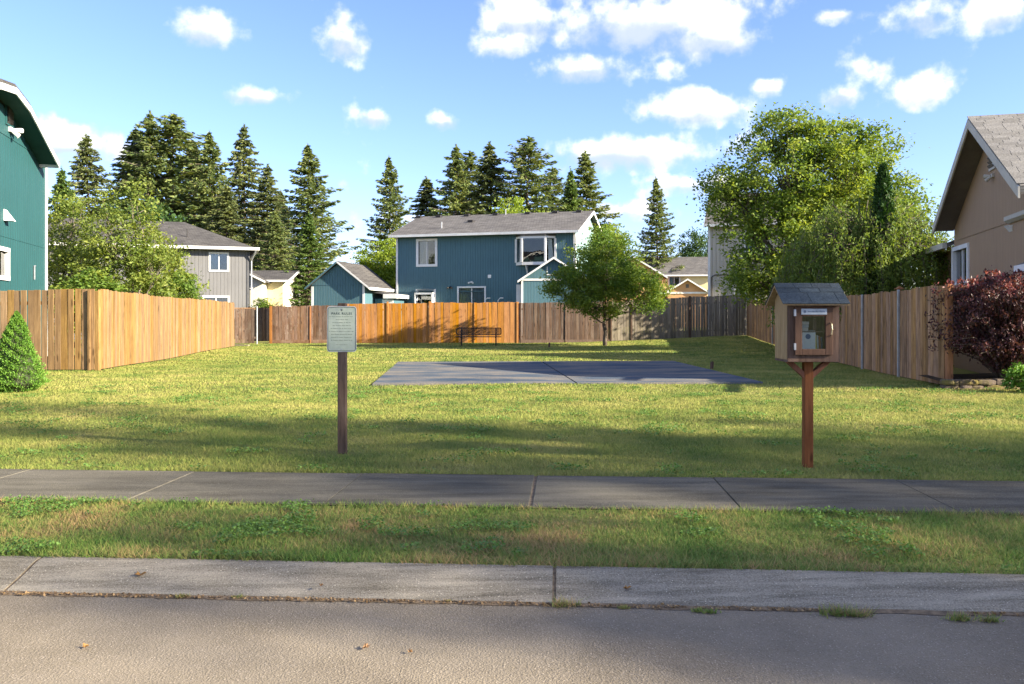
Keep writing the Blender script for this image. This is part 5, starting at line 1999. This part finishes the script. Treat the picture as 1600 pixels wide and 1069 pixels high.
# cabinet: bottom, back, sides, front frame round the opening
MB().box(fx0, fx1, y0, y0 + BD, BZ0, BZ0 + .02).build('bottom_board', W_BOX, lib)
MB().box(fx0 + .02, fx1 - .02, y0 + BD - .015, y0 + BD, BZ0 + .02, BZ1 + .1).build('back_board', W_BOX, lib)
zrd = BZ1 + .105
for s, nm in ((-1, 'left'), (1, 'right')):
    xa, xb = (fx0, fx0 + .018) if s < 0 else (fx1 - .018, fx1)
    sd = MB().prism([(y0 + .002, BZ0 + .021), (y0 + BD - .002, BZ0 + .021), (y0 + BD - .002, BZ1), (y0 + BD / 2, zrd), (y0 + .002, BZ1)], xa, xb, 'x').build('side_board', W_SIDE, lib)
    if s < 0: sd['label'] = 'bare pale plywood side'
ox0, ox1, oz0, oz1 = -.105, .105, BZ0 + .115, BZ0 + .405
fr = MB()
fr.box(fx0 + .003, ox0 - .03, y0 - .016, y0, BZ0 + .004, BZ1 - .004)
fr.box(ox1 + .03, fx1 - .003, y0 - .016, y0, BZ0 + .004, BZ1 - .004)
fr.box(ox0 - .03, ox1 + .03, y0 - .016, y0, BZ0 + .004, oz0 - .03)
fr.box(ox0 - .03, ox1 + .03, y0 - .016, y0, oz1 + .03, BZ1 - .004)
fr.build('front_board', W_BOX, lib)
dx0, dx1, dz0, dz1 = -.158, .150, BZ0 + .062, BZ0 + .455
dy = y0 - .040
door = MB()
for (a, b_, c, d) in ((dx0, ox0 + .005, dz0, dz1), (ox1 - .015, dx1, dz0, dz1), (ox0 + .005, ox1 - .015, dz0, oz0 - .005), (ox0 + .005, ox1 - .015, oz1 - .025, dz1)):
    door.bbox(a, b_, dy, y0 - .018, c, d, .003)
door = door.build('door', W_DOOR, lib)
MB().box(ox0 + .001, ox1 - .012, dy + .010, dy + .013, oz0 - .008, oz1 - .022).build('pane', glass_mat('box_glass', (.92, .94, .93), .7), door)
PLQ = pm('pale_plaque', (.30, .34, .38), (.42, .46, .50), 20, rough=.4, bump=.02)
pq = MB().bbox(ox0 - .004, ox1 - .004, dy - .005, dy - .001, oz1 - .012, oz1 + .036, .003).build('plaque', PLQ, door)
mk = MB()
mk.tube([(ox0 + .025, -.0062 + dy, oz1 + .012), (ox0 + .025, -.0052 + dy, oz1 + .012)], .012, 10)
xx = ox0 + .048
while xx < ox1 - .02:
    mk.box(xx, xx + .0075, dy - .006, dy - .0052, oz1 + .006, oz1 + .006 + rr_.uniform(.008, .014))
    xx += .011
mk.build('plaque_marks', pm('grey_plaque_print', (.10, .13, .18), (.16, .19, .25), 20, bump=0), pq)
BRASS = pm('pale_brass', (.55, .45, .25), (.72, .62, .38), 12, rough=.3, bump=.05, metal=.8)
MB().tube([(dx1 - .020, dy, oz0 + .105), (dx1 - .020, dy - .028, oz0 + .115), (dx1 - .016, dy - .032, oz0 + .155), (dx1 - .020, dy - .028, oz0 + .20), (dx1 - .020, dy, oz0 + .21)], .0055, 8).build('handle', BRASS, door)
for zz in (dz0 + .04, dz1 - .075):
    MB().box(dx0 - .008, dx0 + .008, dy - .004, dy + .02, zz, zz + .055).build('hinge', METAL, door)
MB().box(fx0 + .035, fx1 - .035, y0 + .03, y0 + BD - .02, BZ0 + .245, BZ0 + .257).build('shelf', W_BOX, lib)
# roof: boards and shingle tabs, both slopes
ym = y0 + BD / 2
ro = .085
slope = (zrd - BZ1) / (BD / 2)
rz0 = BZ1 - ro * slope
rb_ = MB()
for s in (-1, 1):
    ye = ym + s * (BD / 2 + ro)
    rb_.prism([(ye, rz0), (ym, zrd), (ym, zrd + .014), (ye, rz0 + .014)], fx0 - .055, fx1 + .055, 'x')
roof = rb_.build('roof', W_SIDE, lib)
SHG = pm('blue_grey_shingle', (.034, .041, .044), (.082, .100, .106), 90, rough=.95, bump=.5, bdist=.002, rand=.14, spec=.1)
thl = math.atan(slope)
Ls = math.hypot(BD / 2 + ro, zrd - rz0)
for s in (-1, 1):
    for c, (q0, q1) in enumerate(((-.005, .075), (.060, .135), (.125, Ls + .012))):
        xx = fx0 - .062
        first = True
        while xx < fx1 + .05:
            w = random.uniform(.10, .19) if c < 2 else random.uniform(.16, .24)
            x2 = min(xx + w, fx1 + .062)
            if fx1 + .062 - x2 < .05: x2 = fx1 + .062
            lift = .016 + (2 - c) * .005 + random.uniform(0, .0025)
            me = MB().bbox(-(x2 - xx) / 2 + .0012, (x2 - xx) / 2 - .0012, -(q1 - q0) / 2, (q1 - q0) / 2, 0, .006, .0015)
            o = me.build('shingle', SHG, roof)
            qm = (q0 + q1) / 2
            o.matrix_local = Matrix.Translation(((xx + x2) / 2, ym + s * qm * math.cos(thl), zrd - qm * math.sin(thl) + lift)) @ Matrix.Rotation(-s * thl * 1.0, 4, 'X') @ Matrix.Rotation(random.uniform(-.012, .012), 4, 'Z')
            xx = x2
# contents: each book its own thing
def book(x_, y_, z_, w, d, h, col, label, rz=0, ry=0):
    m1 = pm('book_cover', tuple(c * .8 for c in col), col, 6, rough=.45, bump=.03)
    o = MB().bbox(-w / 2, w / 2, 0, d, 0, h, .002).build('book', m1)
    o.matrix_world = Matrix.Translation(LG) @ Matrix.Rotation(R(-1), 4, 'Z') @ Matrix.Translation((x_, y_, z_)) @ Matrix.Rotation(rz, 4, 'Z') @ Matrix.Rotation(ry, 4, 'Y')
    pg = MB().box(-w / 2 + .003, w / 2 - .003, .003, d + .001, .003, h + .001).build('pages', CURTAIN, o)
    tag(o, label, 'book', 'books in the book box')
    return o


bz = BZ0 + .021
book(-.035, y0 + .03, bz + .003, .135, .022, .235, (.62, .66, .66), 'wide pale book facing the glass in the brown book box', 0)
mk = MB()
mk.tube([(-.03, y0 + .0285, bz + .19), (-.03, y0 + .0298, bz + .19)], .022, 12)
o = mk.build('cover_emblem', pm('blue_print', (.05, .10, .22), (.08, .14, .28), 10, bump=0))
ob = bpy.data.objects['book']
o.matrix_world = Matrix.Translation(LG) @ Matrix.Rotation(R(-1), 4, 'Z')
o.parent = ob
o.matrix_parent_inverse = (Matrix.Translation(LG) @ Matrix.Rotation(R(-1), 4, 'Z') @ Matrix.Translation((-.035, y0 + .03, bz + .003))).inverted()
for i, (col, lab, w) in enumerate((((.70, .60, .08), 'thin yellow book leaning right of the pale book', .012), ((.60, .62, .60), 'thin white book next to the yellow book', .012), ((.35, .10, .06), 'narrow red book beside the white book', .014), ((.10, .14, .24), 'dark blue book at the right end of the lower shelf', .016))):
    book(.048 + i * .0165, y0 + .05, bz + .003, w, .13, .205 - .008 * i, col, lab, 0, R(-3))
sz_ = BZ0 + .258
for i, (col, lab) in enumerate((((.55, .52, .46), 'cream book lowest in the stack on the upper shelf'), ((.42, .44, .45), 'grey book in the middle of the stack on the upper shelf'), ((.58, .56, .50), 'pale book topmost of the stack on the upper shelf'))):
    book(-.07 + .008 * i, y0 + .05, sz_ + .001 + i * .026, .10 - .008 * i, .14, .023, col, lab, R(3 * i))
book(.04, y0 + .07, sz_ + .001, .03, .14, .10, (.12, .06, .04), 'dark brown book upright on the upper shelf')

# ------------------------------------------------------------------ bench
BG = at(747.5, 36.4)
be = tag(empty('park_bench', BG, R(-2)), 'black metal mesh park bench before the orange fence', 'bench')
BW = 1.92
rr2 = lambda w, h, r_: rrect(w, h, r_, 5)


def frame_panel(name, w, h, r_, to3, parent, rad=.018, cell=.042):
    pts = rr2(w, h, r_)
    mb = MB()
    mb.tube([to3(p) for p in pts + [pts[0]]], rad, 6, False)
    for sgn in (-1, 1):
        k = -int((w + h) / cell)
        while k * cell < (w + h):
            # diagonal x = c + sgn*y clipped to the rectangle
            c = k * cell
            ys = [-h / 2, h / 2]
            p = []
            for yv in ys: p.append((c + sgn * yv, yv))
            (xa, ya), (xb, yb) = p
            def clip(xa, ya, xb, yb):
                lo, hi = 0.0, 1.0
                for lim, s_ in ((-w / 2 + .01, 1), (w / 2 - .01, -1)):
                    fa, fb = s_ * (xa - lim), s_ * (xb - lim)
                    if fa < 0 and fb < 0: return None
                    if fa < 0: lo = max(lo, fa / (fa - fb))
                    if fb < 0: hi = min(hi, fa / (fa - fb))
                return (lo, hi) if hi > lo else None
            cl = clip(xa, ya, xb, yb)
            if cl:
                q0 = (xa + (xb - xa) * cl[0], ya + (yb - ya) * cl[0])
                q1 = (xa + (xb - xa) * cl[1], ya + (yb - ya) * cl[1])
                mb.tube([to3(q0), to3(q1)], .0075, 3, False)
            k += 1
    return mb.build(name, DARKMETAL, parent)


frame_panel('backrest', BW, .30, .07, lambda p: (p[0], .20 + .05 * (p[1] / .3), .62 + p[1]), be)
frame_panel('seat', BW, .40, .05, lambda p: (p[0], -.03 + p[1], .395), be)
for s in (-1, 1):
    MB().tube([(s * .74, .235, .77), (s * .74, .20, .42), (s * .74, .16, -.05)], .030, 8).build('leg', DARKMETAL, be)
    MB().tube([(s * .74, .19, .37), (s * .74, -.2, .37)], .022, 8).build('seat_support', DARKMETAL, be)

# ------------------------------------------------------------------ small things
STK = wood('stake_wood', (.07, .04, .025), (.14, .085, .055), .05)
for (px, py, h, lab) in ((1112, 577, .16, 'short brown wooden stake right of the court'), (858, 543, .17, 'small brown stake left of the maple trunk')):
    D = F * CAMZ / (py - PY)
    o = MB().bbox(-.03, .03, -.03, .03, -.05, h, .006).add([(-.03, -.03, h), (.03, -.03, h), (.0, .03, h + .03)], [(0, 1, 2)]).build('wooden_stake', STK)
    o.location = at(px, D)
    o.rotation_euler = (.05, .08, .4)
    tag(o, lab, 'stake')
LEAFB = pm('dry_leaf', (.22, .11, .035), (.40, .22, .08), 12, rough=.8, bump=.3, rand=.2)


def dry_leaf(px, py, zz, s, lab):
    D = F * (CAMZ - zz) / (py - PY)
    mb = MB()
    vs, fs = [(0, 0, .006)], []
    n = 14
    for i in range(n):
        a = 2 * math.pi * i / n
        rr = s * (.55 + .45 * (i % 2)) * random.uniform(.8, 1.15)
        vs.append((math.cos(a) * rr, math.sin(a) * rr, random.uniform(.004, .02)))
    fs = [(0, 1 + i, 1 + (i + 1) % n) for i in range(n)]
    o = mb.add(vs, fs).build('fallen_leaf', LEAFB)
    o.location = ((px - PX) / F * D, D, zz + .002)
    o.rotation_euler = (0, 0, random.uniform(0, 6))
    tag(o, lab, 'leaf', 'dry leaves on the street')


dry_leaf(219, 900, -.055, .034, 'curled tan leaf lying on the kerb at left')
dry_leaf(133, 1014, -.10, .016, 'tiny dry leaf on the asphalt at far left')
dry_leaf(572, 1015, -.10, .018, 'small dry leaf on the asphalt left of centre')
dry_leaf(640, 1022, -.10, .012, 'tiny dry leaf just right of another one')
dry_leaf(980, 922, -.065, .022, 'dark dry leaf on the kerb right of centre')
dry_leaf(502, 918, -.06, .012, 'tiny dark leaf on the kerb left of centre')
